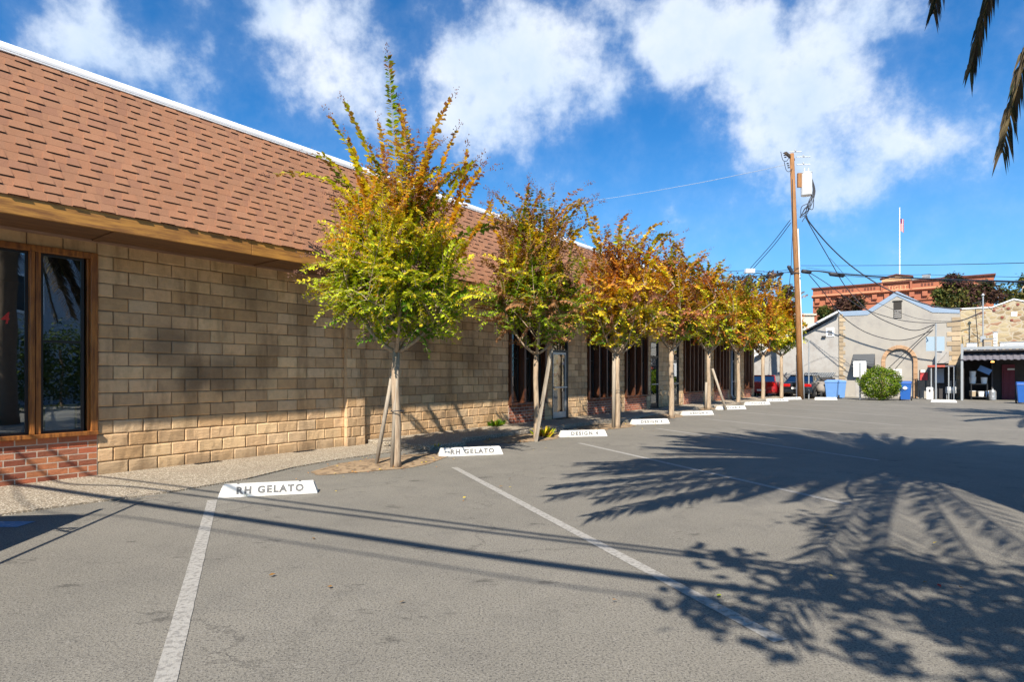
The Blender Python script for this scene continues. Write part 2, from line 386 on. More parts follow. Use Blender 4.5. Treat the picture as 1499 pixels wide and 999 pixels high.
# building frame: local x runs along the wall, local y into the building
WO = V((-6.075, 8.5, 0)); WD = V((.6077, .7941, 0)); WN = V((.7941, -.6077, 0)); WA = math.atan2(.7941, .6077)
def wp(s, d, z=0): return WO+WD*s+WN*d+V((0, 0, z))
MW = Matrix.Translation(WO)@Matrix.Rotation(WA, 4, 'Z')

# sidewalk: flush near the camera, raised kerb farther on
b = MB()
near = [wp(s, d) for s, d in ((-8, 0), (4.9, 0), (4.9, 1.42), (3.1, 1.46), (2.2, 1.6), (1.2, 2.0), (.2, 2.12), (-1, 2.0), (-8, 1.9))]
b.prism(near, lambda p: V((p.x, p.y, -.01)), lambda p: V((p.x, p.y, .022)))
sw = tag(b.build('sidewalk', M['pebble']), kind='structure')
b = MB()
pts = [(4.902, 0)]; pts += [(40, 0), (40, 2.0)]
edge = []
TB = [gnd(580, 685), gnd(785, 645), gnd(904, 627), gnd(983, 612), gnd(1037.5, 600), gnd(1081, 592), gnd(1117, 586.6), gnd(1144, 583.8)]
TL = [((p-WO).dot(WD), (p-WO).dot(WN)) for p in TB]
for k in range(200):
    s = 40-k*.176
    if s < 4.95: break
    dd = 1.9
    for (ts, td) in TL:
        u = (s-ts)
        if -1.5 < u < 1.6: dd = min(dd, 1.45)
        elif 1.6 <= u < 2.0: dd = min(dd, 1.45+.45*sqrt(max(0, 1-((2.0-u)/.4)**2)))
        elif -1.9 < u <= -1.5: dd = min(dd, 1.45+.45*sqrt(max(0, 1-((u+1.9)/.4)**2)))
    edge.append((s, dd))
pts = [(4.902, 0), (40, 0)]+edge+[(4.902, 1.42)]
b.prism([wp(s, d) for s, d in pts], lambda p: V((p.x, p.y, -.01)), lambda p: V((p.x, p.y, .10)))
tag(b.build('raised_sidewalk', M['pebble'], bevel=.02), kind='structure')

# tree pits of soil
for k, (ts, td) in enumerate(TL):
    b = MB(); P = []; n = 40
    for i in range(n):
        a = 2*pi*i/n
        rs = 1.45; rd = .62
        s = ts+.25+rs*cos(a)*(1-.35*max(0, sin(a))); d = td-.42+rd*sin(a)
        j = 1+.16*noise.noise(V((cos(a)*2, sin(a)*2, k*3.1)))
        P.append((ts+.25+(s-ts-.25)*j, td-.42+(d-td+.42)*j))
    rings = [1, .85, .6, .3]
    vs = []
    for r_ in rings:
        for (s, d) in P:
            x = ts+.25+(s-ts-.25)*r_; y = td-.42+(d-td+.42)*r_
            h = .006+(.05*(1-r_)+.03*noise.noise(V((x*3, y*3, 0)))*(1-r_)) + (.02*(1-r_))
            vs.append(wp(x, y, h))
    vs.append(wp(ts+.25, td-.42, .07))
    fs = []
    for q in range(3):
        for i in range(n): fs.append((q*n+i, q*n+(i+1) % n, (q+1)*n+(i+1) % n, (q+1)*n+i))
    for i in range(n): fs.append((3*n+i, 3*n+(i+1) % n, 4*n))
    b.add(vs, fs)
    tag(b.build('tree_pit_soil', M['dirt'], loc=wp(ts, td)), kind='structure')

# painted stall lines
SD = V((.375, -.927, 0)).normalized(); SP = V((SD.y*-1, SD.x, 0))
L0 = [gnd(311, 733), gnd(665, 685), gnd(848, 649.3)]
step = V((2.5, 3.42, 0))
for k in range(3, 10): L0.append(L0[2]+step*(k-2))
for k, p in enumerate(L0):
    ln = 6.6 if k else 5.2
    if k == 1: e = gnd(1143, 940)
    elif k == 0: e = gnd(242, 999)+(gnd(242, 999)-p)*.35
    else: e = p+SD*6.4
    dd = (e-p).normalized(); w = V((-dd.y, dd.x, 0))*.052
    b = MB(); n = 60; vs = []
    for i in range(n+1):
        c = p+(e-p)*(i/n)
        j1 = .006*noise.noise(V((i*.9, k, 0))); j2 = .006*noise.noise(V((i*.9, k, 9)))
        vs += [c+w*(1+j1*10)+V((0, 0, .004)), c-w*(1+j2*10)+V((0, 0, .004))]
    b.add(vs, [(2*i, 2*i+1, 2*i+3, 2*i+2) for i in range(n)])
    tag(b.build('stall_line', M['line'], loc=p), kind='structure')
# blue painted patch at the lower left
b = MB(); c = gnd(8, 768); b.box(c.x-.75, c.x+.22, c.y-.12, c.y+.1, .003, .0045)
tag(b.build('painted_marking', mat('blue_road_paint', (.10, .22, .36), .8, .2, 8, stain=(20, .5, .7, (.5, .5, .5), .6)), loc=c), kind='structure')

# ------------------------------------------------------------ BRICK BUILDING
S1 = 34.6; WH = 3.45; ZS = .64; ZT = 3.26
OPEN = [('win', -3.4, 0.0, [-1.90, -.72]), ('win', 9.82, 11.62, [10.42, 11.02]), ('door', 12.04, 12.98, []), ('win', 14.2, 16.0, [14.8, 15.35]),
        ('win', 17.0, 18.96, [17.6, 18.2]), ('door', 19.35, 20.18, []), ('door', 21.6, 22.45, []), ('win', 22.96, 25.6, [23.45, 23.95, 24.5, 25.05]),
        ('win', 27.2, 29.5, [27.75, 28.3, 28.85]), ('door', 29.9, 30.75, []), ('win', 32.6, 34.15, [33.1, 33.6])]
B = empty('commercial_building', WO, WA, 'long single-storey buff block shop building with steep red-brown shingle roof, beside the row of trees', 'building')
def blocks(mb, s0, s1, z0, z1, bw, bh, holes, y=0, mort=.010, rough=.012, tints=None, axis=None, nx=6, nz=3, off=0):
    """running-bond units with an uneven face; holes = (s0,s1,z0,z1)"""
    z = z0; r_ = 0
    while z < z1-.02:
        h = min(bh, z1-z); zc = z+h/2
        iv = [(s0, s1)]
        for (a, c, za, zb) in holes:
            if za-.02 < zc < zb+.02:
                nv = []
                for (p, q) in iv:
                    if c <= p or a >= q: nv.append((p, q)); continue
                    if a > p: nv.append((p, a))
                    if c < q: nv.append((c, q))
                iv = nv
        for (p, q) in iv:
            k = math.floor((p-off)/bw)-1
            e = [p]
            x = off+k*bw+(bw/2 if r_ % 2 else 0)
            while x < q:
                if x > p+.03 and x < q-.03: e.append(x)
                x += bw
            e.append(q)
            for a, c in zip(e[:-1], e[1:]):
                m2 = mort/2; a2 = a+m2+rnd(-.001, .002); c2 = c-m2-rnd(-.001, .002); zz0 = z+m2; zz1 = z+h-m2
                vs = []; fs = []
                sx = nx if (c-a) > bw*.6 else max(2, nx//2)
                seed = rnd(0, 100); tilt = rnd(-.004, .004)
                for j in range(nz+1):
                    for i in range(sx+1):
                        u = i/sx; v = j/nz
                        if nz > 1:
                            uu = 0 if i == 0 else 1 if i == sx else .06+(u-.5/sx*0)*.88 if False else u
                            u = (.035 if i == 1 else .965 if i == sx-1 else u) if sx > 2 else u
                            v = (.09 if j == 1 else .91 if j == nz-1 else v) if nz > 2 else v
                        edge_ = i in (0, sx) or j in (0, nz)
                        dep = -.004 if edge_ else -.008-rough*(.5+noise.noise(V((u*3*(c-a)/bw+seed, v*2, seed)))*.9)-tilt*(u-.5)
                        jx = rnd(-.0025, .0025) if (edge_ and nz > 1) else 0; jz = rnd(-.0025, .0025) if (edge_ and nz > 1) else 0
                        vs.append((a2+(c2-a2)*u+jx, y+dep, zz0+(zz1-zz0)*v+jz))
                for j in range(nz):
                    for i in range(sx):
                        q0 = j*(sx+1)+i; fs.append((q0, q0+1, q0+sx+2, q0+sx+1))
                # side skirts back into the mortar
                nb = len(vs); ring = [i for i in range(sx+1)]+[(j+1)*(sx+1)-1 for j in range(1, nz+1)]+[nz*(sx+1)+i for i in range(sx-1, -1, -1)]+[j*(sx+1) for j in range(nz-1, 0, -1)]
                for i in ring: vs.append((vs[i][0], y+.02, vs[i][2]))
                for i in range(len(ring)):
                    i2 = (i+1) % len(ring); fs.append((ring[i2], ring[i], nb+i, nb+i2))
                t = random.choice(tints) if tints else (1, 1, 1); k_ = rnd(.88, 1.12)
                mb.add(vs, fs, tuple(min(1.3, q_*k_) for q_ in t))
        z += bh; r_ += 1
holes = [(a, c, (0 if k == 'door' else 0), (2.85 if k == 'door' else ZT)) for (k, a, c, m_) in OPEN]+[(4.31, 4.77, 0, WH)]
bt = [(1, 1, 1), (1.06, 1.0, .94), (.88, .83, .78), (1.14, 1.12, 1.05), (.94, .85, .74), (.98, .93, .86)]
mb = MB(); blocks(mb, -8, S1, 0, WH, .406, .203, holes, tints=bt, off=0.0)
wall = mb.build('wall', M['block'], B)
# backing mortar wall with thickness at every pier
mb = MB(); e = sorted([(a, c, z) for (a, c, _, z) in [(h[0], h[1], 0, h[3]) for h in holes[:-1]]])
x = -8
for (a, c, zt) in e:
    mb.box(x, a, .012, .26, -.02, WH); mb.box(a, c, .012, .26, zt, WH); x = c
mb.box(x, S1, .012, .26, -.02, WH)
mb.build('mortar_backing', M['mortar'], B)
# far end wall, back wall, floor, flat roof
mb = MB(); mb.box(S1, S1+.2, 0, 13, -.02, 5.6); mb.box(-8, S1, 13, 13.2, -.02, 5.6); mb.box(-8.2, -8, 0, 13.2, -.02, 5.6)
mb.build('end_wall', M['block'], B)
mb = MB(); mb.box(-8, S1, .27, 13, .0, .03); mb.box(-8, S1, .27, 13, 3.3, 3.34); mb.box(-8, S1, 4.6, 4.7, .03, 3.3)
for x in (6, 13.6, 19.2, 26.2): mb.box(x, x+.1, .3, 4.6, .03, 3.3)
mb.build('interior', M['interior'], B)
mb = MB(); mb.box(-8.1, S1+.1, .14, 13.1, 5.6, 5.68); mb.build('flat_roof', M['metalroof'], B)
# brick spandrels and windows
brt = [(1, 1, 1), (1.25, 1.0, .9), (.8, .75, .75), (.7, .6, .62), (1.3, 1.35, 1.1), (1.1, .85, .8)]
for kind, a, c, mul in OPEN:
    if kind == 'win':
        mb = MB(); blocks(mb, a, c, 0, ZS-.02, .235, .0886, [], y=-.012, mort=.014, rough=.002, tints=brt, nx=2, nz=1, off=c)
        sp = mb.build('brick_spandrel', M['brick'], B)
        mb = MB(); mb.box(a, c, -.0145, .2, 0, ZS-.022); mb.build('mortar_bed', M['brickmortar'], sp)
        w = MB(); T = .085
        fr = M['frame'] if a < 0 else M['fin']
        dp = -.045 if a < 0 else -.10
        w.box(a, a+T, dp, .14, ZS, ZT); w.box(c-T, c, dp, .14, ZS, ZT); w.box(a+T, c-T, dp+.002, .138, ZT-T, ZT-.001)
        w.box(a+.002, c-.002, dp-.03, .14, ZS-.022, ZS+.035)
        # stepped inner stop
        w.box(a+T, a+T+.03, .02, .12, ZS+.036, ZT-T-.001); w.box(c-T-.03, c-T, .02, .12, ZS+.036, ZT-T-.001)
        win = w.build('window', fr, B, bevel=.006)
        for x in mul:
            mm = MB()
            if a < 0: mm.box(x-.065, x-.01, dp, .13, ZS+.036, ZT-T-.001); mm.box(x+.0, x+.06, dp+.02, .129, ZS+.036, ZT-T-.001)
            else: mm.box(x-.045, x+.045, dp-.06, .13, ZS+.036, ZT-T-.001)
            mm.build('mullion', fr, win, bevel=.005)
        ed = [a+T]+mul+[c-T]
        for x0, x1 in zip(ed[:-1], ed[1:]):
            x0 += .062; x1 -= .066
            mm = MB(); z0 = ZS+.036; z1 = ZT-T-.002; t = .035
            mm.box(x0, x0+t, .03, .07, z0, z1); mm.box(x1-t, x1, .03, .07, z0, z1); mm.box(x0+t, x1-t, .031, .069, z0, z0+t); mm.box(x0+t, x1-t, .031, .069, z1-t, z1)
            if x1-x0 < 1.0: mm.box(x0+t, x1-t, .032, .068, 1.94, 1.975)
            sash = mm.build('sash', M['black'], win)
            mm = MB(); mm.box(x0+t, x1-t, .045, .051, z0+t, z1-t)
            pane = mm.build('pane', M['glass'], sash) if False else mm.build('pane', M['glass'], win)
    else:
        dz = 2.85
        mm = MB(); t = .05
        mm.box(a, a+t, -.01, .1, .1, dz); mm.box(c-t, c, -.01, .1, .1, dz); mm.box(a+t, c-t, -.009, .099, dz-t, dz-.001); mm.box(a+t, c-t, 0, .09, 2.2, 2.26)
        df = mm.build('door', M['black'], B)
        mm = MB(); u0 = a+t+.01; u1 = c-t-.01
        mm.box(u0, u0+.06, .02, .07, .11, 2.19); mm.box(u1-.06, u1, .02, .07, .11, 2.19); mm.box(u0+.06, u1-.06, .021, .069, .11, .3); mm.box(u0+.06, u1-.06, .021, .069, 2.12, 2.19)
        mm.build('door_leaf', M['alu'] if a < 15 else M['black'], df)
        mm = MB(); mm.box(u0+.04, u1-.04, -.035, -.015, 1.06, 1.10); mm.box(u0+.06, u0+.09, -.02, .03, 1.06, 1.10); mm.box(u1-.09, u1-.06, -.02, .03, 1.06, 1.10)
        mm.build('push_bar', M['alu'], df)
        mm = MB(); mm.box(u0+.06, u1-.06, .04, .046, .3, 2.12); mm.box(a+t, c-t, .04, .046, 2.26, dz-t); mm.build('pane', M['glass'], df)
        mm = MB(); mm.box(a-.02, c+.02, -.25, .1, .03, .10); mm.build('threshold', M['kerb'], df)
# pilaster: narrow blocks standing proud of the wall
mb = MB(); blocks(mb, 4.31, 4.77, 0, WH, .23, .203, [], y=-.10, tints=bt, off=4.31, nx=4)
for z_ in range(17):
    for x0, sgn in ((4.312, -1), (4.768, 1)):
        z0 = z_*.203+.005
        mb.box(min(x0, x0-sgn*.01), max(x0, x0-sgn*.01), -.098, .012, z0, z0+.193)
mb.box(4.325, 4.755, -.085, .02, 0, WH)
mb.build('pilaster', M['block'], B)
# downpipe near the far end
mb = MB(); mb.tube([(29.72, -.14, 3.3), (29.72, -.14, .35), (29.72, -.26, .15)], .06, 10); mb.build('downpipe', M['galv'], B, smooth=True)
# eave: trim, soffit, fascia
mb = MB(); mb.box(-8, S1, -.05, -.013, WH-.035, WH+.03); mb.build('frieze_trim', wood('pinkish_trim', (.42, .27, .2), (.25, .14, .09), .6, (.3, 5, 5)), B)
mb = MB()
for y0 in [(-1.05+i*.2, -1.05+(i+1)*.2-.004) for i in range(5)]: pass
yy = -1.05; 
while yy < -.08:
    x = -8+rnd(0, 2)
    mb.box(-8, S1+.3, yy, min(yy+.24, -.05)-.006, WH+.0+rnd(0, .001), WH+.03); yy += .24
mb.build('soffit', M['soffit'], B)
for x in [(-7.4+i*2.44) for i in range(18)]: MB().box(x, x+.09, -1.05, -.052, WH-.018, WH-.001).build('soffit_batten', M['soffit'], B)
mb = MB()
for i in range(9): mb.box(-8+i*4.88, min(-8+(i+1)*4.88, S1+.4)-.004, -1.10, -1.052, 3.40+.002*(i % 2), 3.625)
mb.build('fascia', M['fascia'], B, bevel=.006)
mb = MB(); mb.box(-8, S1+.4, -1.05, -1.0, 3.43, 3.60); mb.build('sub_fascia', M['soffit'], B)
# shingled mansard slope
D0, Z0, D1, Z1 = 1.112, 3.628, -.10, 5.83
sl = sqrt((D0-D1)**2+(Z1-Z0)**2); ux = (0, (D0-D1)/sl, (Z1-Z0)/sl); un = (0, -(Z1-Z0)/sl, (D0-D1)/sl)
def rp(s, u, h): return (s, -D0+ux[1]*u+un[1]*h, Z0+ux[2]*u+un[2]*h)
mb = MB(); rows = 18; ex = sl/rows
mb.add([rp(-8, 0, -.02), rp(S1+.4, 0, -.02), rp(S1+.4, sl, -.02), rp(-8, sl, -.02)], [(0, 1, 2, 3)], (.5, .5, .5))
TT = [(1, 1, 1), (1.03, 1.01, .99), (.97, .97, .98), (.92, .90, .94), (1.04, .99, .96)]
for r_ in range(rows):
    u0 = r_*ex; u1 = u0+ex+.01; s = -8
    while s < S1+.4:
        L = rnd(.28, .42); e_ = min(s+L, S1+.4)
        c = random.choice(TT)
        jj = rnd(-.004, .004)
        mb.add([rp(s, u0+jj, .0035), rp(e_, u0+jj, .0035), rp(e_, u1, .001), rp(s, u1, .001), rp(s, u0+jj, -.01), rp(e_, u0+jj, -.01)], [(0, 1, 2, 3), (4, 5, 1, 0)], c)
        s = e_
    s = -8+rnd(0, .2)
    while s < S1+.1:
        w_ = rnd(.11, .24); c = random.choice(TT); tp = rnd(.012, .028); jj = rnd(-.003, .003); tt = .019
        e_ = s+w_
        mb.add([rp(s, u0+jj-.003, tt), rp(e_, u0+jj-.003, tt), rp(e_-tp, u1-.01, .002), rp(s+tp, u1-.01, .002), rp(s, u0+jj-.003, 0), rp(e_, u0+jj-.003, 0)],
               [(0, 1, 2, 3), (1, 5, 2), (4, 0, 3)], c)
        mb.add([rp(s, u0+jj-.003, 0), rp(e_, u0+jj-.003, 0), rp(e_, u0+jj-.003, tt), rp(s, u0+jj-.003, tt)], [(0, 1, 2, 3)], (.13, .11, .12))  # butt edge: dark asphalt with its shadow dash painted in
        s = e_+rnd(.09, .24)
mb.build('shingle_roof', M['shingle'], B)
mb = MB(); mb.prism([(.055, 5.822), (.35, 5.822), (.35, 5.98), (.135, 5.955), (.055, 5.865)], lambda p: V((-8.1, p[0], p[1])), lambda p: V((S1+.5, p[0], p[1]))); mb.box(-8.1, S1+.5, .055, .078, 5.795, 5.8195); mb.build('coping', M['white'], B, bevel=.006)
mb = MB()
mb.add([(S1+.4, -D0, Z0), (S1+.4, .1, Z1), (S1+.4, .1, 3.4), (S1+.4, -D0, 3.4)], [(0, 1, 2, 3)]); mb.build('gable_end', M['fascia'], B)
# red digit on the near left pane
p_, f_ = text_mb('4', .22)
mb = MB(); cs = -1.02; mb.add([(cs+q.x*.8+q.y*.12, .043, 2.24+q.y) for q in p_], f_)
mb.build('painted_digit', mat('red_paint', (.55, .03, .02), .5, .1, 3), B)
# framed canvas and bottle behind the near pane
t = empty('framed_canvas', MW@V((-.42, .082, ZS+.04)), WA, 'white canvas in yellow-edged frame leaning inside the near window', 'picture')
mb = MB(); mb.box(-.17, .17, 0, .02, .03, .36); mb.build('canvas', M['white'], t)
mb = MB(); mb.box(-.2, -.171, -.01, .03, 0, .39); mb.box(.171, .2, -.01, .03, 0, .39); mb.box(-.17, .17, -.009, .029, 0, .029); mb.box(-.17, .17, -.009, .029, .361, .389)
mb.build('frame', mat('yellow_frame', (.6, .5, .12), .5, .1, 4), t)
mb = MB(); mb.box(-3.3, -.1, .15, .60, ZS-.02, ZS+.038); mb.build('window_shelf', M['interior'], B)
mb = MB(); mb.lathe([(.035, 0), (.038, .02), (.036, .14), (.014, .19), (.012, .24)], (0, 0, 0), 12)
bo = mb.build('bottle', M['white'], loc=None, smooth=True); bo.location = MW@V((-.50, .16, ZS+.04)); bo.scale = (1, 1, 2.1)
tag(bo, 'small white bottle standing behind the framed canvas', 'bottle')

# ------------------------------------------------------------ WHEEL STOPS
def stop(c, ang, L, txt, label, group='white wheel stops with stencilled words', h=.15, cat='wheel stop'):
    t = empty('wheel_stop', c, ang, label, cat, group)
    b = MB(); l2 = L/2; i = .055
    b.hexa([(-l2, -.09, 0), (l2, -.09, 0), (l2, .09, 0), (-l2, .09, 0), (-l2+i, -.05, h), (l2-i, -.05, h), (l2-i, .05, h), (-l2+i, .05, h)])
    b.build('block', M['paintstop'], t, bevel=.01)
    for sg in (-1, 1): MB().lathe([(.012, 0), (.016, .006), (.004, .009)], (sg*l2*.62, 0, h+.0005), 8).build('steel_pin', M['board'], t)
    if txt:
        p, f = text_mb(txt, .112, 1.3, .05)
        k = .04/h; xs = [q.x for q in p]; wd = max(xs)-min(xs); sc = L*(.67 if txt[0] == 'R' else .57)/wd
        # one child per word: cut at the widest gap between letters
        cut = None
        if ' ' in txt:
            so = sorted(xs); gp = [(b_-a_, (a_+b_)/2) for a_, b_ in zip(so[:-1], so[1:])]; cut = max(gp)[1]
        for side in ((0, 1) if cut is not None else (0,)):
            fs = [q for q in f if cut is None or (p[q[0]].x > cut) == bool(side)]
            b = MB(); b.add([(q.x*sc+.02, -.09-.0025+(q.y+h*.52)*k, q.y+h*.52) for q in p], fs)
            used = sorted({i_ for q in fs for i_ in q}); mp = {o_: n_ for n_, o_ in enumerate(used)}
            b.v = [b.v[i_] for i_ in used]; b.c = [b.c[i_] for i_ in used]; b.f = [tuple(mp[i_] for i_ in q) for q in fs]
            b.build('stencilled_word', M['letter'], t)
    return t
ST = [(-3.015, 7.22, 15, 1.15, 'RH GELATO', 'nearest white wheel stop reading RH GELATO, crossed by a thin cable shadow'),
      (-.765, 10.72, 16.5, 1.22, 'RH GELATO', 'white wheel stop reading RH GELATO just right of the first tree'),
      (1.70, 13.95, 12, 1.20, 'DESIGN 4', 'white wheel stop reading DESIGN 4 just right of the second tree'),
      (4.13, 17.4, 17, 1.28, 'DESIGN 4', 'white wheel stop reading DESIGN 4 just right of the third tree'),
      (6.76, 21.2, 18, 1.34, 'DESIGN 4', 'white wheel stop reading DESIGN 4 between the fourth and fifth trees'),
      (9.27, 24.6, 20, 1.5, 'POLARIS', 'white wheel stop reading POLARIS behind the leaning pole of the fifth tree'),
      (11.9, 28.2, 20, 1.5, 'POLARIS', 'white wheel stop reading POLARIS between the sixth and seventh trees'),
      (14.5, 31.8, 20, 1.5, 'POLARIS', 'white wheel stop reading POLARIS in front of the red car'),
      (16.4, 34.0, 20, 1.3, 'POLARIS', 'white wheel stop in front of the black sedan by the utility pole')]
for (x, y, a, L, tx, lb) in ST: stop((x, y, 0), R(a), L, tx, lb)
stop((18.2, 33.7, 0), R(-8), 1.25, None, 'blank white wheel stop in front of the faded blue carts', 'blank wheel stops')
stop((22.85, 30.75, 0), R(-25), 1.15, None, 'blank white wheel stop at the foot of the tall steel sign post', 'blank wheel stops', h=.13)

# ------------------------------------------------------------ CRAPE MYRTLES
G_ = (.11, .24, .02); YG = (.42, .50, .025); Y_ = (.74, .56, .03); O_ = (.60, .27, .035); R_ = (.38, .10, .03); Mv = (.36, .17, .10); DG = (.04, .10, .015); Br = (.30, .16, .05)
def leafp(b, p, d, nrm, L, w, c):
    """a folded leaf: base p, direction d, face normal nrm"""
    s = d.cross(nrm).normalized()*w
    m_ = p+d*L*.45+nrm*(-.12*L)
    b.add([p, m_+s+nrm*(.18*L), p+d*L, m_-s+nrm*(.18*L)], [(0, 1, 2), (0, 2, 3)], c)
def bez(a, c, e, n):
    return [a*(1-t)**2+c*2*t*(1-t)+e*t*t for t in [i/n for i in range(n+1)]]
def seedhead(b, p, d, r, n):
    for _ in range(n):
        q = p+d*rnd(-.02, .16)+V((rnd(-1, 1), rnd(-1, 1), rnd(-1, 1)))*r*rnd(.2, 1)
        s = rnd(.007, .013); k = rnd(.6, 1.6)
        b.add([q+V((s, 0, 0)), q+V((-s*.5, s*.8, 0)), q+V((-s*.5, -s*.8, 0)), q+V((0, 0, s*1.2)), q-V((0, 0, s*1.2))],
              [(0, 1, 3), (1, 2, 3), (2, 0, 3), (1, 0, 4), (2, 1, 4), (0, 2, 4)], (k, k*.9, k*.9))
def crape(base, label, zf, zb, zt, rx, ry, nshoot, pal, plumes, tr=.062, lean=(0, 0), gap=.042, LL=.062, seeds=.5, limbs=5, group='crape myrtles in a row along the building'):
    Y = base.y
    t = empty('crape_myrtle_tree', base, 0, label, 'tree', group)
    wd = MB(); lf = MB(); sd = MB()
    top = V((lean[0], lean[1], zf))
    wd.tube([V((0, 0, -.02)), V((0, 0, .12)), V((lean[0]*.3+.01, 0, zf*.35)), V((lean[0]*.7-.015, lean[1]*.5, zf*.7)), top], [tr*1.35, tr*1.08, tr, tr*.93, tr*.9], 10)
    cen = V((lean[0], lean[1], (zb+zt)/2))
    # crown core where shoots start
    starts = []
    for k in range(limbs):
        a = 2*pi*(k+rnd(-.2, .2))/limbs
        e = top+V((cos(a)*rx*.5, sin(a)*ry*.5, (zt-zf)*rnd(.25, .42)))
        c = top+V((cos(a)*rx*.33, sin(a)*ry*.33, .18))
        P = bez(top-V((0, 0, .06)), c, e, 7)
        wd.tube(P, [tr*.55*(1-i/9) for i in range(8)], 7)
        for _ in range(3):
            q = P[random.randint(3, 7)]; e2 = q+V((rnd(-.5, .5)*rx, rnd(-.5, .5)*ry, rnd(.15, .5)*(zt-zf)*.6))
            P2 = bez(q, q+(e2-q)*.5+V((0, 0, .1)), e2, 4); wd.tube(P2, [tr*.26, tr*.22, tr*.18, tr*.14, tr*.1], 5)
            starts += P2[1:]
        starts += P[2:]
    def shoot(P, LLs, hue, dens=1.0, seedy=False, own=None):
        wd.tube(P, [.006*(1-.75*i/(len(P)-1)) for i in range(len(P))], 3, cap=False)
        # arc-length walk
        tot = sum((P[i+1]-P[i]).length for i in range(len(P)-1)); n = int(tot/gap*dens); acc_ = 0
        for k in range(n):
            s_ = (k+rnd(.1, .5))/n*.97
            f_ = s_*(len(P)-1); i = min(int(f_), len(P)-2); q = P[i].lerp(P[i+1], f_-i); tg = (P[i+1]-P[i]).normalized()
            if s_ < .1: continue
            side = tg.cross(V((0, 0, 1)))
            if side.length < .1: side = V((cos(hue*7), sin(hue*7), 0))
            side = Matrix.Rotation(rnd(-.5, .5)+hue*1.2, 3, tg)@side.normalized()
            for sg in (-1, 1):
                if random.random() < .06: continue
                d = (side*sg+tg*rnd(.25, .6)+V((0, 0, rnd(-.3, .1)))).normalized()
                nr = (V((0, 0, 1))*rnd(.5, 1)+V((rnd(-1, 1), rnd(-1, 1), 0))*.35); nr = (nr-d*nr.dot(d)).normalized()
                l_ = LLs*1.62*rnd(.75, 1.15)*(1-.35*s_)
                # colour by height in the crown and along the shoot
                h = (q.z-zb)/(zt-zb); x = h*.75+s_*.35+hue*.25+rnd(-.12, .12)
                c = own(s_+rnd(-.3, .3)) if own else pal(x, hue)
                k2 = rnd(.75, 1.2); leafp(lf, q, d, nr, l_, l_*.34, tuple(min(.9, u*k2) for u in c))
        if seedy: seedhead(sd, P[-1], (P[-1]-P[-2]).normalized(), .07, int(26*seeds)+6)
    for k in range(int(nshoot*2.15)):
        # target on an uneven ellipsoid, denser low down
        th = rnd(0, 2*pi); z_ = rnd(-1, 1)**1 if False else random.triangular(-1, 1, -.15)
        z_ = rnd(-1, 1) if random.random() < .6 else random.triangular(-1, 1, -.5)
        rr = (1-.50*((z_+.45)/1.45)**1.3) if z_ > -.45 else (1-.5*((-.45-z_)/.55)**2)
        rr *= 1+.2*noise.noise(V((cos(th)*1.5, sin(th)*1.5, base.x+z_*2)))
        tgt = cen+V((rx*rr*cos(th), ry*rr*sin(th), z_*(zt-zb)/2))*1.0
        tgt = cen+V(((tgt-cen).x*rnd(.2, 1.08), (tgt-cen).y*rnd(.2, 1.08), (tgt-cen).z))
        st = min(random.sample(starts, 9), key=lambda q: (q-tgt).length)
        if (tgt-st).length < .25: tgt = tgt+(tgt-st).normalized()*.3
        mid = st.lerp(tgt, .5)+V((0, 0, rnd(.15, .45)*(tgt-st).length))
        P = bez(st, mid, tgt+V((0, 0, -.08*rnd(0, 1))), 6)
        shoot(P, LL, rnd(-1, 1), 1.0, random.random() < seeds*max(0, .35+z_))
    pal_own = [(Y_, YG, G_, Br), (YG, Y_, YG, Br), (Y_, O_, Y_, Mv), (O_, Y_, Y_, Mv), (YG, YG, O_, Mv)]
    for k in range(int(nshoot*.13)):
        a = rnd(0, 2*pi); st = random.choice(starts); q = rnd(.1, 1); out = V((cos(a)*rx*q, sin(a)*ry*q, 0))
        e_ = cen+out*.95+V((0, 0, (zt-zb)*.5+rnd(-.25, .75)*(1.1-q*.5))); c_ = st.lerp(e_, .5)-out*.25+V((0, 0, .35))
        P = bez(st, c_, e_, 10); P[-1] += out*.12-V((0, 0, .05)); own_ = random.choice(pal_own)
        shoot(P, LL*1.3, rnd(-.3, .3), 1.1, random.random() < seeds+.2, (lambda u, o_=own_: grad(list(o_))(u, 0)))
    for (sx, sy, cx, cy, ex_, ey, dy) in plumes:
        a_ = at(sx, sy, Y+dy*.3)-base; c_ = at(cx, cy, Y+dy*.8)-base; e_ = at(ex_, ey, Y+dy)-base
        shoot(bez(a_, c_, e_, 14), LL*1.62, rnd(-.3, .3), 1.15, True, (lambda u, o_=random.choice(pal_own): grad(list(o_))(u, 0)))
    wd.build('trunk', M['bark'], t, smooth=True); lf.build('crown', M['leaf'], t)
    if sd.v: tag(sd.build('seed_heads', M['seed'], t), kind='stuff')
    return t
def lerp3(a, c, t): t = max(0, min(1, t)); return tuple(x+(y-x)*t for x, y in zip(a, c))
def grad(stops):
    def f(x, hue):
        x = max(0, min(.999, x)); k = x*(len(stops)-1); i = int(k); return lerp3(stops[i], stops[i+1], k-i)
    return f
pal1 = grad([G_, G_, YG, YG, YG, Y_, YG, Y_, O_])
def pal2(x, hue):
    if hue > .3: return lerp3(Mv, Br, x)
    return grad([G_, YG, G_, YG, Y_, Br, Mv])(x, hue)
def pal3(x, hue):
    if hue > .6: return Mv
    return grad([G_, YG, Y_, Y_, O_, O_, Mv])(x, hue)
def pal4(x, hue):
    if hue > .55: return lerp3(R_, Mv, rnd(0, 1))
    return grad([G_, YG, Y_, O_, Br, O_])(x, hue)
def pal5(x, hue):
    if hue > .5: return lerp3(R_, O_, rnd(0, 1))
    return grad([G_, YG, Y_, YG, O_, O_])(x, hue)
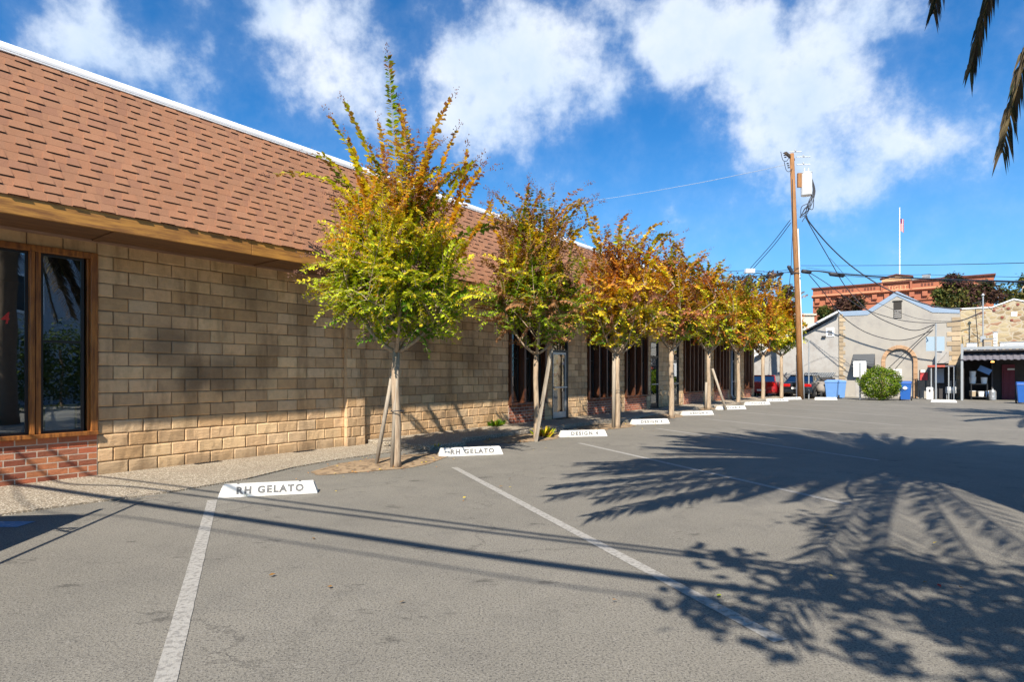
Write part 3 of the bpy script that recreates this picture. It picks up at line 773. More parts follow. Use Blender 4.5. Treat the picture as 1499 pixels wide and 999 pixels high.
T1 = crape(TB[0], 'nearest crape myrtle, yellow-green leaves with tall upright plumes above the roof line', 1.9, 1.95, 4.7, 1.62, 1.2, 310, pal1,
      [(580,260,575,160,567,78,0),(560,300,545,220,503,148,.2),(550,320,530,240,482,168,-.2),(570,300,570,240,555,180,.3),(600,290,600,200,585,150,.1),
       (615,300,620,210,662,142,-.1),(625,310,640,250,668,190,.2),(640,330,660,270,700,232,.1),(650,350,680,290,706,246,-.2),(655,345,675,290,683,215,.3),
       (530,330,500,240,398,256,-.1),(535,300,530,250,508,200,0),(590,310,596,240,592,190,-.3),(605,320,618,260,628,200,.3),(545,320,520,280,470,230,.3),
       (660,400,700,330,722,292,.2),(640,370,690,330,738,330,.5),(575,300,560,260,540,215,-.3)], tr=.068)
T2 = crape(TB[1], 'second crape myrtle, dusty mauve-brown leaves over green, leaning flat stake across its trunk', 2.0, 2.1, 5.2, 1.6, 1.2, 210, pal2,
      [(780,360,775,320,790,285,0),(760,370,750,330,765,300,.2),(800,370,810,330,812,305,-.2),(740,370,720,330,716,292,.2),(820,380,840,340,858,330,.1),(770,350,770,330,778,310,-.2)],
      tr=.06, gap=.05, LL=.072, seeds=.8)
T3 = crape(TB[2], 'third crape myrtle, gold and orange leaves with arching feathery plumes', 2.1, 2.2, 5.2, 1.75, 1.2, 200, pal3,
      [(880,380,862,330,855,298,0),(905,380,900,330,918,315,.2),(935,390,940,330,972,326,-.1),(945,400,950,340,985,342,.2),(900,380,905,350,905,322,.3),(860,360,830,320,832,350,.2),(880,370,868,320,868,318,-.2)],
      tr=.07, gap=.055, LL=.08, seeds=.4)
T4 = crape(TB[3], 'fourth crape myrtle, red-orange leaves on a bare forked pale trunk without stakes', 2.4, 2.6, 5.5, 1.5, 1.2, 170, pal4,
      [(985,420,990,380,1020,372,0),(1000,410,1010,370,1032,395,.2),(960,410,960,385,1000,380,-.2),(975,410,968,395,1003,378,.3)],
      tr=.085, gap=.065, LL=.095, seeds=.2)
T5 = crape(TB[4], 'fifth crape myrtle, orange and gold leaves, with a long pole leaning on its right', 2.5, 2.65, 5.9, 1.5, 1.2, 160, pal5,
      [(1045,430,1045,400,1060,380,0),(1040,430,1030,405,1038,385,.2),(1055,430,1060,400,1050,390,-.2)], tr=.085, gap=.075, LL=.11, seeds=.15)
T6 = crape(TB[5], 'sixth crape myrtle, gold leaves with a rust-red side, between two POLARIS wheel stops', 2.6, 2.65, 5.8, 1.6, 1.2, 150, pal5,
      [(1090,440,1090,420,1100,402,0),(1085,440,1085,425,1078,410,.2),(1105,440,1108,420,1116,404,-.2)], tr=.09, gap=.085, LL=.12, seeds=.15)
T7 = crape(TB[6], 'seventh crape myrtle, orange-gold leaves with a narrow top, in front of the red car', 2.6, 2.75, 6.2, 1.6, 1.2, 150, pal5,
      [(1130,430,1130,415,1132,396,0),(1138,440,1140,420,1142,405,.2),(1125,440,1122,420,1126,410,-.2)], tr=.10, gap=.085, LL=.13, seeds=.1)
T8 = crape(TB[7], 'eighth crape myrtle at the far end, yellow-green leaves, just left of the utility pole', 2.7, 2.85, 6.2, 1.7, 1.2, 150, grad([G_, YG, YG, Y_, O_, R_]),
      [(1145,450,1148,430,1150,418,0),(1160,450,1165,440,1168,425,.2)], tr=.10, gap=.085, LL=.13, seeds=.1)

def stake(pts, Y, r, label, flat=False):
    P = [at(x, y, yy) for (x, y, yy) in pts]; P[0].z = -.02
    b = MB()
    if flat:
        d = (P[1]-P[0]); L = d.length; q = d.to_track_quat('Z', 'Y').to_matrix().to_4x4()
        b.box(-r*1.4, r*1.4, -r*.6, r*.6, 0, L, Matrix.Translation(P[0])@q)
    else: b.tube(P, r, 9)
    o = b.build('tree_stake', M['stake'], loc=P[0], smooth=not flat)
    return tag(o, label, 'tree stake', 'stakes holding up the young trees')
g1 = gnd(577, 685).y
stake([(550, 683, 9.4), (582, 505, 9.5)], 0, .034, 'weathered stake leaning right, leftmost of the two stakes at the first tree')
stake([(574, 685, 9.25), (583, 500, 9.3)], 0, .036, 'upright weathered stake standing close beside the first tree trunk')
stake([(784, 645, 12.9), (807, 512, 13.0)], 0, .04, 'flat grey board stake leaning across the second tree trunk', True)
stake([(898, 626, 16.0), (899, 508, 16.1)], 0, .05, 'upright stake tied to the left of the third tree trunk')
stake([(1033, 600, 24.4), (1034, 560, 24.4)], 0, .05, 'short stake on the left of the fifth tree trunk')
stake([(1063, 601, 24.2), (1043, 540, 24.6)], 0, .05, 'long thin pole leaning left onto the fifth tree')
for (x0, x1, y, Yd, lb) in ((573, 591, 602, 9.28, 'black rubber tie round the first tree trunk and its stakes'), (895, 911, 572, 16.1, 'dark tie round the third tree trunk and its stake')):
    b = MB(); a0 = at(x0, y, Yd); a1 = at(x1, y, Yd); w = (a1-a0).length/2; c = (a0+a1)/2
    b.tube([c+V((cos(2*pi*k/18)*w, sin(2*pi*k/18)*.09, .008*sin(k))) for k in range(19)], .008, 5)
    tag(b.build('tree_tie', M['cable'], loc=c), lb, 'tree tie')

# fallen leaves and weeds
b = MB()
def fallen(c, n, rs, rd, cols, z=.012):
    for _ in range(n):
        q = c+WD*random.gauss(0, rs)+WN*random.gauss(0, rd); q.z = z+rnd(0, .02)
        a = rnd(0, 6.28); d = V((cos(a), sin(a), rnd(-.1, .3))).normalized(); nr = V((rnd(-.4, .4), rnd(-.4, .4), 1)); nr = (nr-d*nr.dot(d)).normalized()
        leafp(b, q, d, nr, rnd(.03, .06), rnd(.01, .018), random.choice(cols))
for k, (ts, td) in enumerate(TL):
    fallen(wp(ts+.3, td-.5, .05), 170 if k < 3 else 80, .7, .35, [Y_, O_, Br, Mv, (.5, .4, .2), Br])
    fallen(wp(ts+.6, td+.2), 14, 1.4, .9, [Y_, O_, Br])
for _ in range(16):
    c = gnd(rnd(330, 1450), rnd(650, 960)); fallen(c, 1, .1, .1, [Y_, O_, Br], .008)
for px, py, cc in ((1377, 862, (.6, .05, .04)), (1050, 877, YG), (492, 722, Y_), (678, 735, O_)):
    c = gnd(px, py); fallen(c, 1, .001, .001, [cc], .008)
tag(b.build('fallen_leaves', M['leaf']), 'scattered yellow and brown leaves on the tree pits and asphalt', 'leaves', kind='stuff')
def weed(c, r, h, n, label, name='weed', cols=(G_, YG, G_)):
    b = MB()
    for _ in range(n):
        a = rnd(0, 6.28); d = V((cos(a)*rnd(.3, 1), sin(a)*rnd(.3, 1), rnd(.3, 1.2)*h/r)).normalized()
        p = V((cos(a)*r*.4*rnd(0, 1), sin(a)*r*.4*rnd(0, 1), 0)); L = r*rnd(.6, 1.1)
        nr = d.orthogonal().normalized(); leafp(b, p, d, nr, L, L*.12, random.choice(cols))
    o = b.build(name, M['leaf']); o.location = c
    return tag(o, label, 'weed')
weed(wp(9.1, .12, .1), .28, .16, 110, 'clump of green grass at the foot of the block wall left of the second tree')
weed(gnd(362, 727)+V((0, -.02, 0)), .055, .05, 30, 'tiny yellow-green weed at the front foot of the nearest wheel stop', cols=(YG, Y_))
weed(gnd(795, 641), .3, .3, 120, 'leggy yellowing weed beside the second tree trunk', cols=(YG, Y_, Br))
weed(gnd(638, 660)+V((0,.1,.04)), .12, .1, 50, 'small yellow-green weed behind the second RH GELATO wheel stop', cols=(YG, Y_))
for k, (s_, d_) in enumerate(((1.55, .10), (3.35, .10))):
    b = MB(); b.box(-.22, .22, -.05, .05, 0, .004)
    for q in range(9): b.box(-.2+q*.045, -.185+q*.045, -.048, .048, .0045, .012)
    o = b.build('vent_shade_grate', M['black']); p = wp(s_, d_, .0235); o.location = p; o.rotation_euler = (0, 0, WA)
    tag(o, ('dark narrow grate standing for crawl vent shade at the wall foot behind the nearest wheel stop', 'dark narrow grate standing for crawl vent shade at the wall foot just left of the pilaster')[k], 'grate')
# dry twig on the sidewalk edge
b = MB()
for x0, y0, x1, y1 in ((158, 736, 230, 728), (175, 733, 200, 724), (196, 737, 232, 732), (165, 742, 185, 730)):
    p, q = gnd(x0, y0), gnd(x1, y1); b.tube([p+V((0, 0, .03)), p.lerp(q, .5)+V((.02, .03, .035)), q+V((0, 0, .03))], .004, 5)
tag(b.build('fallen_twig', M['stake'], loc=gnd(190, 733)), 'dry forked twig lying across the sidewalk edge near the first wheel stop', 'twig')

# ------------------------------------------------------------ PALMS (mostly out of frame, above and right)
def frond(b, P, L, w0, droop, cols, dens=70):
    """P: rachis polyline; leaflets hang on both sides"""
    n = len(P)-1
    b.tube(P, [.028*(1-.8*i/n) for i in range(n+1)], 5, col=(.20, .15, .06))
    for k in range(dens):
        s_ = .12+.88*k/dens; f_ = s_*n; i = min(int(f_), n-1); q = P[i].lerp(P[i+1], f_-i); tg = (P[i+1]-P[i]).normalized()
        side = tg.cross(V((0, 0, 1)))
        side = side.normalized() if side.length > .05 else V((1, 0, 0))
        ll = L*min(1, .35+2.4*s_)*(1-.45*max(0, s_-.55)/.45)
        for sg in (-1, 1):
            d = (side*sg*rnd(.5, .8)+tg*rnd(.55, .9)+V((0, 0, droop*rnd(.5, 1.2)))).normalized()
            up = d.cross(tg).normalized()*w0
            e = q+d*ll*rnd(.8, 1.1)
            m_ = q.lerp(e, .5)+V((0, 0, .02)); e.z -= ll*.12
            c = random.choice(cols); k_ = rnd(.7, 1.2); c = tuple(u*k_ for u in c)
            b.add([q+up*.6, q-up*.6, m_-up, m_+up, e], [(0, 1, 2, 3), (3, 2, 4)], c)
GP = [(.06, .10, .025), (.08, .11, .03), (.05, .08, .02)]; DP = [(.11, .08, .045), (.07, .055, .035), (.14, .11, .06)]
def palm(base, H, L, n, label, explicit=(), seed=1, emin=-.5):
    random.seed(seed)
    t = empty('palm_tree', base, 0, label, 'palm')
    b = MB(); b.tube([V((0, 0, -.05)), V((0, 0, .3)), V((0, 0, H*.5)), V((0, 0, H-.3)), V((0, 0, H+.1))], [.34, .28, .25, .27, .2], 14)
    b.build('trunk', M['palmtrunk'], t, smooth=True)
    b = MB(); random.seed(seed+1)
    for _ in range(160):
        a = rnd(0, 2*pi); r_ = rnd(.25, .9); z_ = H-rnd(.1, 1.3); p = V((cos(a)*.25, sin(a)*.25, H+.1)); e = V((cos(a)*r_, sin(a)*r_, z_)); b.tube(bez(p, V((cos(a)*r_, sin(a)*r_, H+.3)), e, 5), [.05, .06, .07, .06, .05, .02], 4, col=(.14, .10, .06))
    b.build('shadow_skirt', M['palm'], t)  # out-of-view skirt of dead fronds, added to thicken the crown's shadow
    c = V((0, 0, H)); made = 0; tries = 0
    while made < n and tries < n*12:
        tries += 1
        a = rnd(0, 2*pi); el = rnd(emin, 1.25); l_ = L*rnd(.85, 1.08)
        d = V((cos(a)*cos(el), sin(a)*cos(el), sin(el)))
        if d.y < -.25 and random.random() < .6: continue
        P = []
        for i in range(13):
            s_ = i/12; P.append(c+d*l_*s_+V((0, 0, -l_*.30*s_*s_*(1.1-el*.3))))
        if any(inframe(base+p+q_, 30) for p in P for q_ in (V((0, 0, 0)), V((.35, 0, -.4)), V((-.4, 0, -.4)))): continue
        fb = MB(); frond(fb, P, .62, .034, -.25, GP if el > -.2 else DP, 80); fb.build('frond', M['palm'], t); made += 1
    for pts_ in explicit:
        P0 = [p-base for p in pts_]; P = bez(P0[0], P0[1], P0[2], 14)
        fb = MB(); frond(fb, P, .34, .011, -.9, DP+[(.05, .06, .03)], 110); fb.build('frond', M['palm'], t)
    return t
PB = V((4.75, 2.15, 0))
HP = 7.3
palm(PB, HP, 5.2, 175, 'tall palm whose drooping dark fronds hang into the upper right corner of the photo',
     [[PB+V((0, 0, HP)), at(1560, -300, 3.6), at(1466, 224, 4.0)],
      [PB+V((0, 0, HP)), at(1500, -330, 4.3), at(1419, 106, 4.6)],
      [PB+V((0, 0, HP)), at(1400, -230, 5.2), at(1366, 20, 5.4)]], seed=3)
palm(V((17.3, 13.2, 0)), 7.5, 4.4, 50, 'second palm standing beyond the right edge of the lot', seed=5)
# broad-leaved tree behind the camera whose thin crown dapples the lot
random.seed(21)
t = empty('broadleaf_tree', (3.6, -1.75, 0), 0, 'thin-crowned leafy tree standing behind the camera, dappling the asphalt', 'tree')
tw = MB(); tl = MB()
tw.tube([V((0, 0, -.05)), V((0, 0, 1.5)), V((.1, .2, 3.2))], [.17, .13, .11], 10)
tips = []
for k in range(15):
    a = 2*pi*k/15+rnd(-.2, .2); r_ = rnd(1.3, 3.4); e = V((cos(a)*r_*1.2, (abs(sin(a))*r_*.5-.1), rnd(4.5, 5.9)))
    P = bez(V((.1, .2, 3.1)), V((cos(a)*r_*.35, .2+sin(a)*r_*.3, 4.2)), e, 8); tw.tube(P, [.05*(1-i/9.5) for i in range(9)], 6)
    for _ in range(6):
        q = P[random.randint(3, 8)]; e2 = q+V((rnd(-.9, .9), rnd(-.6, .8), rnd(-.3, .5))); P2 = bez(q, q.lerp(e2, .5)+V((0, 0, .12)), e2, 4); tw.tube(P2, [.018, .015, .012, .009, .006], 4)
        tips += P2[2:]
for q in tips:
    if random.random() < .45: continue
    for _ in range(26):
        p = q+V((random.gauss(0, .12), random.gauss(0, .12), random.gauss(0, .10)))
        if inframe(p+V((3.6, -1.75, 0)), 5): continue
        a = rnd(0, 6.28); d = V((cos(a), sin(a), rnd(-.5, .3))).normalized(); nr = V((rnd(-.6, .6), rnd(-.6, .6), 1)); nr = (nr-d*nr.dot(d)).normalized()
        leafp(tl, p, d, nr, rnd(.11, .17), rnd(.04, .055), random.choice([G_, DG, YG]))
tw.build('trunk', M['bark'], t, smooth=True); tl.build('crown', M['shrub'], t)
random.seed(11)

# ------------------------------------------------------------ CABLES whose shadows cross the lot
def smoothline(P, n=8):
    out = []
    Q = [P[0]*2-P[1]]+P+[P[-1]*2-P[-2]]
    for i in range(1, len(Q)-2):
        a, b_, c, d = Q[i-1], Q[i], Q[i+1], Q[i+2]
        for k in range(n):
            t = k/n; out.append(.5*((b_*2)+(c-a)*t+(a*2-b_*5+c*4-d)*t*t+(b_*3-a-c*3+d)*t*t*t))
    return out+[P[-1]]
def cable(P, r, label, m='cable', group='overhead cables', name='overhead_cable', n=8, sides=6):
    b = MB(); b.tube(smoothline([V(p) for p in P], n), r, sides)
    c = V(P[0]); o = b.build(name, M[m], loc=c, smooth=True); return tag(o, label, 'cable', group)
def shadow_cable(gp, z, r, label):
    P = [gnd(*q) for q in gp]
    off = V((TR[0]*K*z, TR[1]*K*z, 0)); P = [p-off+V((0, 0, z)) for p in P]
    P = [P[0]+(P[0]-P[1]).normalized()*8+V((0, 0, 3.2)), P[0]+(P[0]-P[1]).normalized()*2.2]+P+[P[-1]+(P[-1]-P[-2]).normalized()*14]
    cable(P, r, label, group='cables above the near lot')
shadow_cable([(167, 702), (600, 758), (840, 789), (1499, 868)], 5.0, .022, 'upper of the two thin cables above the near lot, casting the farthest line of shadow')
shadow_cable([(213, 717), (600, 766), (840, 795), (1499, 874)], 5.0, .022, 'lower thin cable close beside another above the near lot')
shadow_cable([(55, 715), (500, 782), (840, 832), (1499, 915)], 5.0, .05, 'thick bundled cable above the near lot, casting the broad dark line')
shadow_cable([(207, 760), (600, 822), (840, 860), (1200, 905)], 6.5, .012, 'thin high cable above the near lot, casting the faint nearest line')

# ------------------------------------------------------------ vehicles
def wheel(t, x, y, r=.32, w=.2):
    b = MB(); b.lathe([(r*.55, -w/2), (r*.93, -w/2), (r, -w/2+.03), (r, w/2-.03), (r*.93, w/2), (r*.55, w/2)], (x, y, r), 22, 'y'); wh = b.build('wheel', M['tyre'], t, smooth=False)
    b = MB(); b.lathe([(r*.2, -w/2-.004), (r*.6, -w/2+.01), (r*.6, w/2-.01), (r*.2, w/2+.004)], (x, y, r), 14, 'y'); b.build('rim', M['rim'], wh)
def car(loc, heading, paint, label, kind='sedan', L=4.6, Wd=1.78, H=1.43):
    t = empty('parked_car' if kind != 'van' else 'shadow_van', loc, heading, label, 'car' if kind != 'van' else 'van', None)
    pm = mat('car_paint', paint, .3, .04, 2, coat=1)
    l2 = L/2; w = Wd/2
    if kind == 'sedan': prof = [(-l2, .45, .80, .86), (-l2+.12, .30, .97, .93), (-l2+.8, .25, 1.02, .99), (-.9, .22, .98, 1), (.6, .22, .95, 1), (1.1, .22, .93, .99), (l2-.5, .26, .80, .95), (l2-.1, .32, .70, .86), (l2, .42, .58, .78)]; gh = [(-1.62, 1.0), (-1.0, H), (.25, H), (1.15, .94)]
    elif kind == 'hatch': prof = [(-l2, .40, .92, .90), (-l2+.1, .28, 1.02, .95), (-l2+.8, .24, 1.02, 1), (-.9, .22, 1.0, 1), (.6, .22, .98, 1), (1.1, .22, .96, .99), (l2-.5, .26, .86, .95), (l2-.1, .32, .76, .88), (l2, .42, .6, .8)]; gh = [(-l2+.1, 1.0), (-l2+.5, H), (.35, H), (1.2, .96)]
    else: prof = [(-l2, .35, 1.1, .97), (-l2+.06, .30, 1.15, 1), (0, .28, 1.15, 1), (1.2, .28, 1.12, 1), (1.7, .28, 1.05, .98), (l2-.1, .32, .9, .9), (l2, .42, .7, .85)]; gh = [(-l2+.03, 1.14), (-l2+.1, H), (1.3, H), (2.05, 1.08)]
    b = MB(); n = 12; P = []; Fc = []
    for (x, zb, zt, k) in prof:
        wk = w*k
        ring = [(-wk*.9, zb), (-wk, zb+.12), (-wk*1.0, (zb+zt)/2), (-wk*.975, zt-.08), (-wk*.9, zt), (-wk*.4, zt+.02), (wk*.4, zt+.02), (wk*.9, zt), (wk*.975, zt-.08), (wk, (zb+zt)/2), (wk, zb+.12), (wk*.9, zb)]
        P += [(x, y, z) for y, z in ring]
    for i in range(len(prof)-1):
        for k in range(n): a = i*n+k; c = i*n+(k+1) % n; Fc.append((a, c, c+n, a+n))
    Fc += [tuple(range(n))[::-1], tuple(range((len(prof)-1)*n, len(prof)*n))]
    b.add(P, Fc); bd = b.build('body', pm, t, smooth=True)
    # greenhouse
    wb = w*.90; wt = w*.72 if kind != 'van' else w*.88
    (xa, za), (xb, zb_), (xc, zc), (xd, zd) = gh
    b = MB(); zt = H-.04
    v8 = [(xa, -wb, za-.03), (xd, -wb, zd-.03), (xd, wb, zd-.03), (xa, wb, za-.03), (xb, -wt, zt), (xc, -wt, zt), (xc, wt, zt), (xb, wt, zt)]
    if kind == 'van':
        b.hexa(v8); b.build('upper_body', pm, t, bevel=.28)
        b = MB(); b.hexa([(xd-.02, -wt*.9, 1.15), (xd+.03, -wt*.9, 1.12), (xd+.03, wt*.9, 1.12), (xd-.02, wt*.9, 1.15), (xc+.12, -wt*.85, H-.25), (xc+.17, -wt*.85, H-.25), (xc+.17, wt*.85, H-.25), (xc+.12, wt*.85, H-.25)])
        b.build('windscreen', M['carglass'], t)
    else:
        b.hexa(v8); b.build('windows', M['carglass'], t)
        b = MB(); b.box(xb-.05, xc+.04, -wt-.01, wt+.01, H-.055, H); b.build('roof', pm, t, bevel=.04)
        b = MB()
        for sg in (-1, 1):
            for (p0, p1) in (((xa, wb, za-.02), (xb, wt, zt)), ((xd, wb, zd-.02), (xc, wt, zt)), ((-.35, wb+.005, .98), (-.3, wt+.005, zt))):
                b.tube([(p0[0], p0[1]*sg, p0[2]), (p1[0], p1[1]*sg, p1[2])], .035, 6)
        b.build('pillar', pm, t)
        for sg in (-1, 1):
            b = MB(); b.box(.75, .92, sg*(w+.02)-.08, sg*(w+.02)+.08, .98, 1.1); b.build('mirror', pm, t, bevel=.03)
    for sx in (-l2+.85, l2-.85):
        for sg in (-1, 1): wheel(t, sx, sg*(w-.09))
    rl = mat('tail_lamp', (.45, .01, .01), .25, .1, 3)
    for sg in (-1, 1):
        b = MB()
        z0, z1 = (.72, .90) if kind == 'sedan' else (.72, 1.0)
        b.box(-l2-.012, -l2+.16, sg*w*.66-.24, sg*w*.66+.24, z0, z1); b.build('tail_light', rl, t, bevel=.03)
        b = MB(); b.box(l2-.22, l2-.03, sg*w*.62-.2, sg*w*.62+.2, .60, .72); b.build('headlight', M['white'], t, bevel=.03)
    b = MB(); b.box(-l2-.06, -l2+.05, -w*.84, w*.84, .36, .56); b.build('bumper', pm if kind != 'van' else M['black'], t, bevel=.04)
    b = MB(); b.box(-l2-.075, -l2-.062, -.26, .26, .58, .70) if kind == 'sedan' else b.box(-l2-.075, -l2-.062, -.26, .26, .42, .54); b.build('number_plate', M['white'], t)
    return t
HC = WA
c = gnd(1172, 586); car(V((18.75, 37.0, 0)), HC-R(4), (.012, .016, .022), 'black sedan parked rear-on behind the utility pole', L=4.3)
car(V((17.15, 38.3, 0)), HC-R(4), (.38, .015, .02), 'bright red hatchback behind the seventh tree at the end of the building', 'hatch', 4.1)
van = car(V((-5.38, 1.88, 0)), R(-82.5), (.5, .5, .5), 'grey panel van added out of view left of the camera to cast the lower left shadow', 'van', 5.2, 1.84, 2.0)  # unseen van, shaped and placed to cast the lower left shadow
b = MB()
for sy in (-.62, .62): b.tube([(-2.4, sy, 2.12), (1.3, sy, 2.12)], .03, 6)
for sx in (-1.6, .4): b.tube([(sx, -.85, 2.02), (sx, -.85, 2.1), (sx, .85, 2.1), (sx, .85, 2.02)], .02, 6)
b.build('roof_rack', M['alu'], van)
b = MB(); b.tube([(-2.95, .95, 1.93), (1.4, .95, 1.93)], .022, 6)
for sx in (-1.6, .4): b.tube([(sx, .72, 2.05), (sx, .95, 1.93)], .015, 6)
b.build('shadow_rail', M['alu'], van)  # rail added for the thin shadow strip beside the van's

# ------------------------------------------------------------ GREY STUCCO BUILDING and neighbours
FO = V((21.6, 38.6, 0)); FA = math.atan2(-.6077, .7941); FD = V((.7941, -.6077, 0)); FI = V((.6077, .7941, 0))
MF = Matrix.Translation(FO)@Matrix.Rotation(FA, 4, 'Z')
def fl(px, py, e=0.):
    """where the sight line through a photo pixel meets the plane e metres behind the grey front: local x, z"""
    t = (px-749.5)/F; P = FO+FI*e; r = (P.y*t-P.x)/(.7941+.6077*t); Y = P.y-.6077*r
    return r, CH+(HY-py)/F*Y
GB = empty('stucco_building', FO, FA, 'grey stucco building with a stepped gable, blocked sandstone arch and stone corner quoins', 'building')
zl = -.02
out = [(fl(1228, 585)[0], zl), (fl(1406, 585)[0], zl), fl(1405, 453), fl(1365, 452), fl(1313, 428), fl(1270, 456), fl(1228, 458)]
# arch opening
ax0, az1 = fl(1296, 520); ax1, _ = fl(1337, 520); acx = (ax0+ax1)/2; aw = (ax1-ax0)/2; azs = fl(1316, 530)[1]; azt = fl(1316, 511)[1]
def archpts(w_, zs, h_, n=14): return [(acx+w_*cos(pi*k/n), zs+h_*sin(pi*k/n)) for k in range(n+1)]
b = MB()
inner = archpts(aw, azs, azt-azs)
# front in two halves round the arch so the opening is real
left = [out[0], (acx-aw, zl)]+[p for p in reversed(inner) if p[0] <= acx+.001]+[out[4], out[5], out[6]]
right = [(acx+aw, zl), out[1], out[2], out[3], out[4]]+[p for p in reversed(inner) if p[0] >= acx-.001]
for poly in (left, right): b.prism(poly, lambda p: V((p[0], 0, p[1])), lambda p: V((p[0], .35, p[1])))
b.build('wall', M['stucco'], GB)
b = MB(); b.prism([(acx-aw, zl), (acx+aw, zl)]+archpts(aw, azs, azt-azs), lambda p: V((p[0], .12, p[1])), lambda p: V((p[0], .2, p[1]))); b.build('arch_infill', M['stucco'], GB)
b = MB(); n = 17; A = archpts(aw+.22, azs, azt-azs+.22, n); I = archpts(aw, azs, azt-azs, n)
for k in range(n):
    c = rnd(.8, 1.15); b.prism([I[k], A[k], A[k+1], I[k+1]], lambda p: V((p[0], -.06, p[1])), lambda p: V((p[0], .12, p[1])), (c, c, c))
for sg in (-1, 1):
    z_ = 0
    while z_ < azs-.01:
        h_ = min(.38, azs-z_); c = rnd(.8, 1.15); x0 = acx+sg*aw; x1 = acx+sg*(aw+.22); b.box(min(x0, x1), max(x0, x1), -.055, .12, z_+.006, z_+h_-.006, col=(c, c, c)); z_ += .38
b.build('arch_surround', M['archstone'], GB, bevel=.015)
x_, z_ = fl(1316, 509); b = MB(); b.box(x_-.14, x_+.14, -.09, -.06, z_-.08, z_+.14); b.build('keystone', M['archstone'], GB)
b = MB(); x0, z1 = fl(1311, 514); x1, z0 = fl(1321, 520)
for k in range(3): b.box(x0, x1, .09, .119, z0+k*.09, z0+k*.09+.05)
b.build('arch_vent', M['stucco2'], GB)
# body and roof behind
b = MB(); xl, xr = out[0][0], out[1][0]
b.box(xl+.01, xr-.01, .36, 16, zl, out[6][1]-.35); b.build('side_wall', M['stucco'], GB)
# stepped flashing along the parapet
b = MB(); ol = [out[6], out[5], out[4], out[3], out[2]]; wd_ = .24
for (p, q) in zip(ol[:-1], ol[1:]):
    b.prism([(p[0], p[1]-wd_*1.0), (q[0], q[1]-wd_), (q[0], q[1]+.07), (p[0], p[1]+.07)], lambda u: V((u[0], -.03, u[1])), lambda u: V((u[0], .37, u[1])))
b.build('parapet_flashing', M['bluemetal'], GB)
# gable slot: its shaded inside painted as a dark plate, with head trim
x0, z1 = fl(1308, 442); x1, z0 = fl(1320, 466)
b = MB(); b.box(x0, x1, -.02, -.003, z0, z1); b.box(x0-.05, x1+.05, -.05, -.002, z1, z1+.06); b.build('gable_slot_shade', mat('slot_shade_wood', (.04, .035, .03), .9), GB)
b = MB()
for k in range(4): b.box(x0+.04, x1-.02, -.05, -.021, z0+.05+k*.13, z0+.12+k*.13)
b.build('louvre', M['stucco2'], GB)
# quoins both sides
b = MB()
for (px0, px1, lst) in ((1229, 1237, [(482, 492), (499, 506), (516, 521), (527, 534)]),):
    x0, _ = fl(1231, 500); z_ = fl(1230, 585)[1]; k = 0
    zt_ = fl(1230, 458)[1]-.3
    while z_ < zt_:
        w_ = .36 if k % 2 else .24; c = rnd(.75, 1.2); b.box(x0-.1, x0-.1+w_, -.03, 0, z_+.01, z_+.25, col=(c, c*.98, c*.95)); z_ += .27; k += 1
b.build('quoins', M['quoin'], GB, bevel=.012); b = MB()
x0, _ = fl(1405, 500); z_ = 0; k = 0; zt_ = fl(1404, 465)[1]
while z_ < zt_:
    w_ = .62 if k % 2 else .38; c = rnd(.75, 1.25); b.box(x0-w_, x0+.05, -.035, 0, z_+.01, z_+.27, col=(c, c*.97, c*.93)); z_ += .29; k += 1
b.build('quoins', M['quoin'], GB, bevel=.012)
# dark canvas awning over the left door
x0, z1 = fl(1249, 519); x1, _ = fl(1281, 519); z0 = fl(1265, 535)[1]; pr = .8
b = MB(); b.prism([(0, z1), (-pr, z0+.1), (-pr, z0-.12), (0, z0-.12)], lambda p: V((x0, p[0]-.01, p[1])), lambda p: V((x1, p[0]-.01, p[1]))); b.build('awning', M['awning'], GB)
x0, z0 = fl(1252, 584); x1, z1 = fl(1279, 540)
b = MB(); b.box(x0, x1, -.02, -.003, 0, z1); b.build('door', M['stucco2'], GB)
# white notice on the infill
x0, z1 = fl(1308, 541, .1); x1, z0 = fl(1320, 554, .1)
nt = empty('notice_board', MF@V(((x0+x1)/2, .1, z0)), FA, 'small white notice with pink lines fixed inside the blocked arch', 'notice')
b = MB(); w_ = (x1-x0)/2; b.box(-w_, w_, -.02, .012, 0, z1-z0); b.build('panel', M['white'], nt)
b = MB()
for k in range(3): b.box(-w_*.6, w_*.6, -.024, -.0215, .12+k*.11, .14+k*.11)
b.build('lettering', mat('pink_ink', (.5, .2, .2), .7), nt)
# left wing with the sloping white eave
WG = empty('lean_to_wing', MF@V((-3, 0, 0)), FA, 'patched pale stucco wing with a sloping white eave left of the stepped gable', 'building')
def wl(px, py, e=0): r, z = fl(px, py, e); return (r+3, z)
ol = [(-5.0, zl), (out[0][0]+3-.01, zl), wl(1227, 463), wl(1152, 503), (-5.0, wl(1152, 503)[1]-1.2)]
b = MB(); b.prism(ol, lambda p: V((p[0], .05, p[1])), lambda p: V((p[0], 8, p[1]))); b.build('wall', M['stucco2'], WG)
p, q = wl(1229, 455), wl(1150, 497); dx = (q[1]-p[1])/(q[0]-p[0])
b = MB(); b.prism([p, (q[0]-2, q[1]-2*dx), (q[0]-2, q[1]-2*dx-.12), (p[0], p[1]-.12)], lambda u: V((u[0], -.40, u[1])), lambda u: V((u[0], 8, u[1]))); b.build('roof', M['white'], WG)
x0, z1 = wl(1209, 480); x1, z0 = wl(1221, 493)
b = MB(); b.box(x0, x1, 0, .05, z0, z1); b.box(x0, x1, 0, .05, z1, z1+.0); vn = b.build('vent', M['white'], WG)
b = MB()
for k in range(4): b.box(x0+.1, x1-.1, -.012, -.002, z0+.08+k*.1, z0+.14+k*.1)
b.build('vent_slats', M['board'], vn)
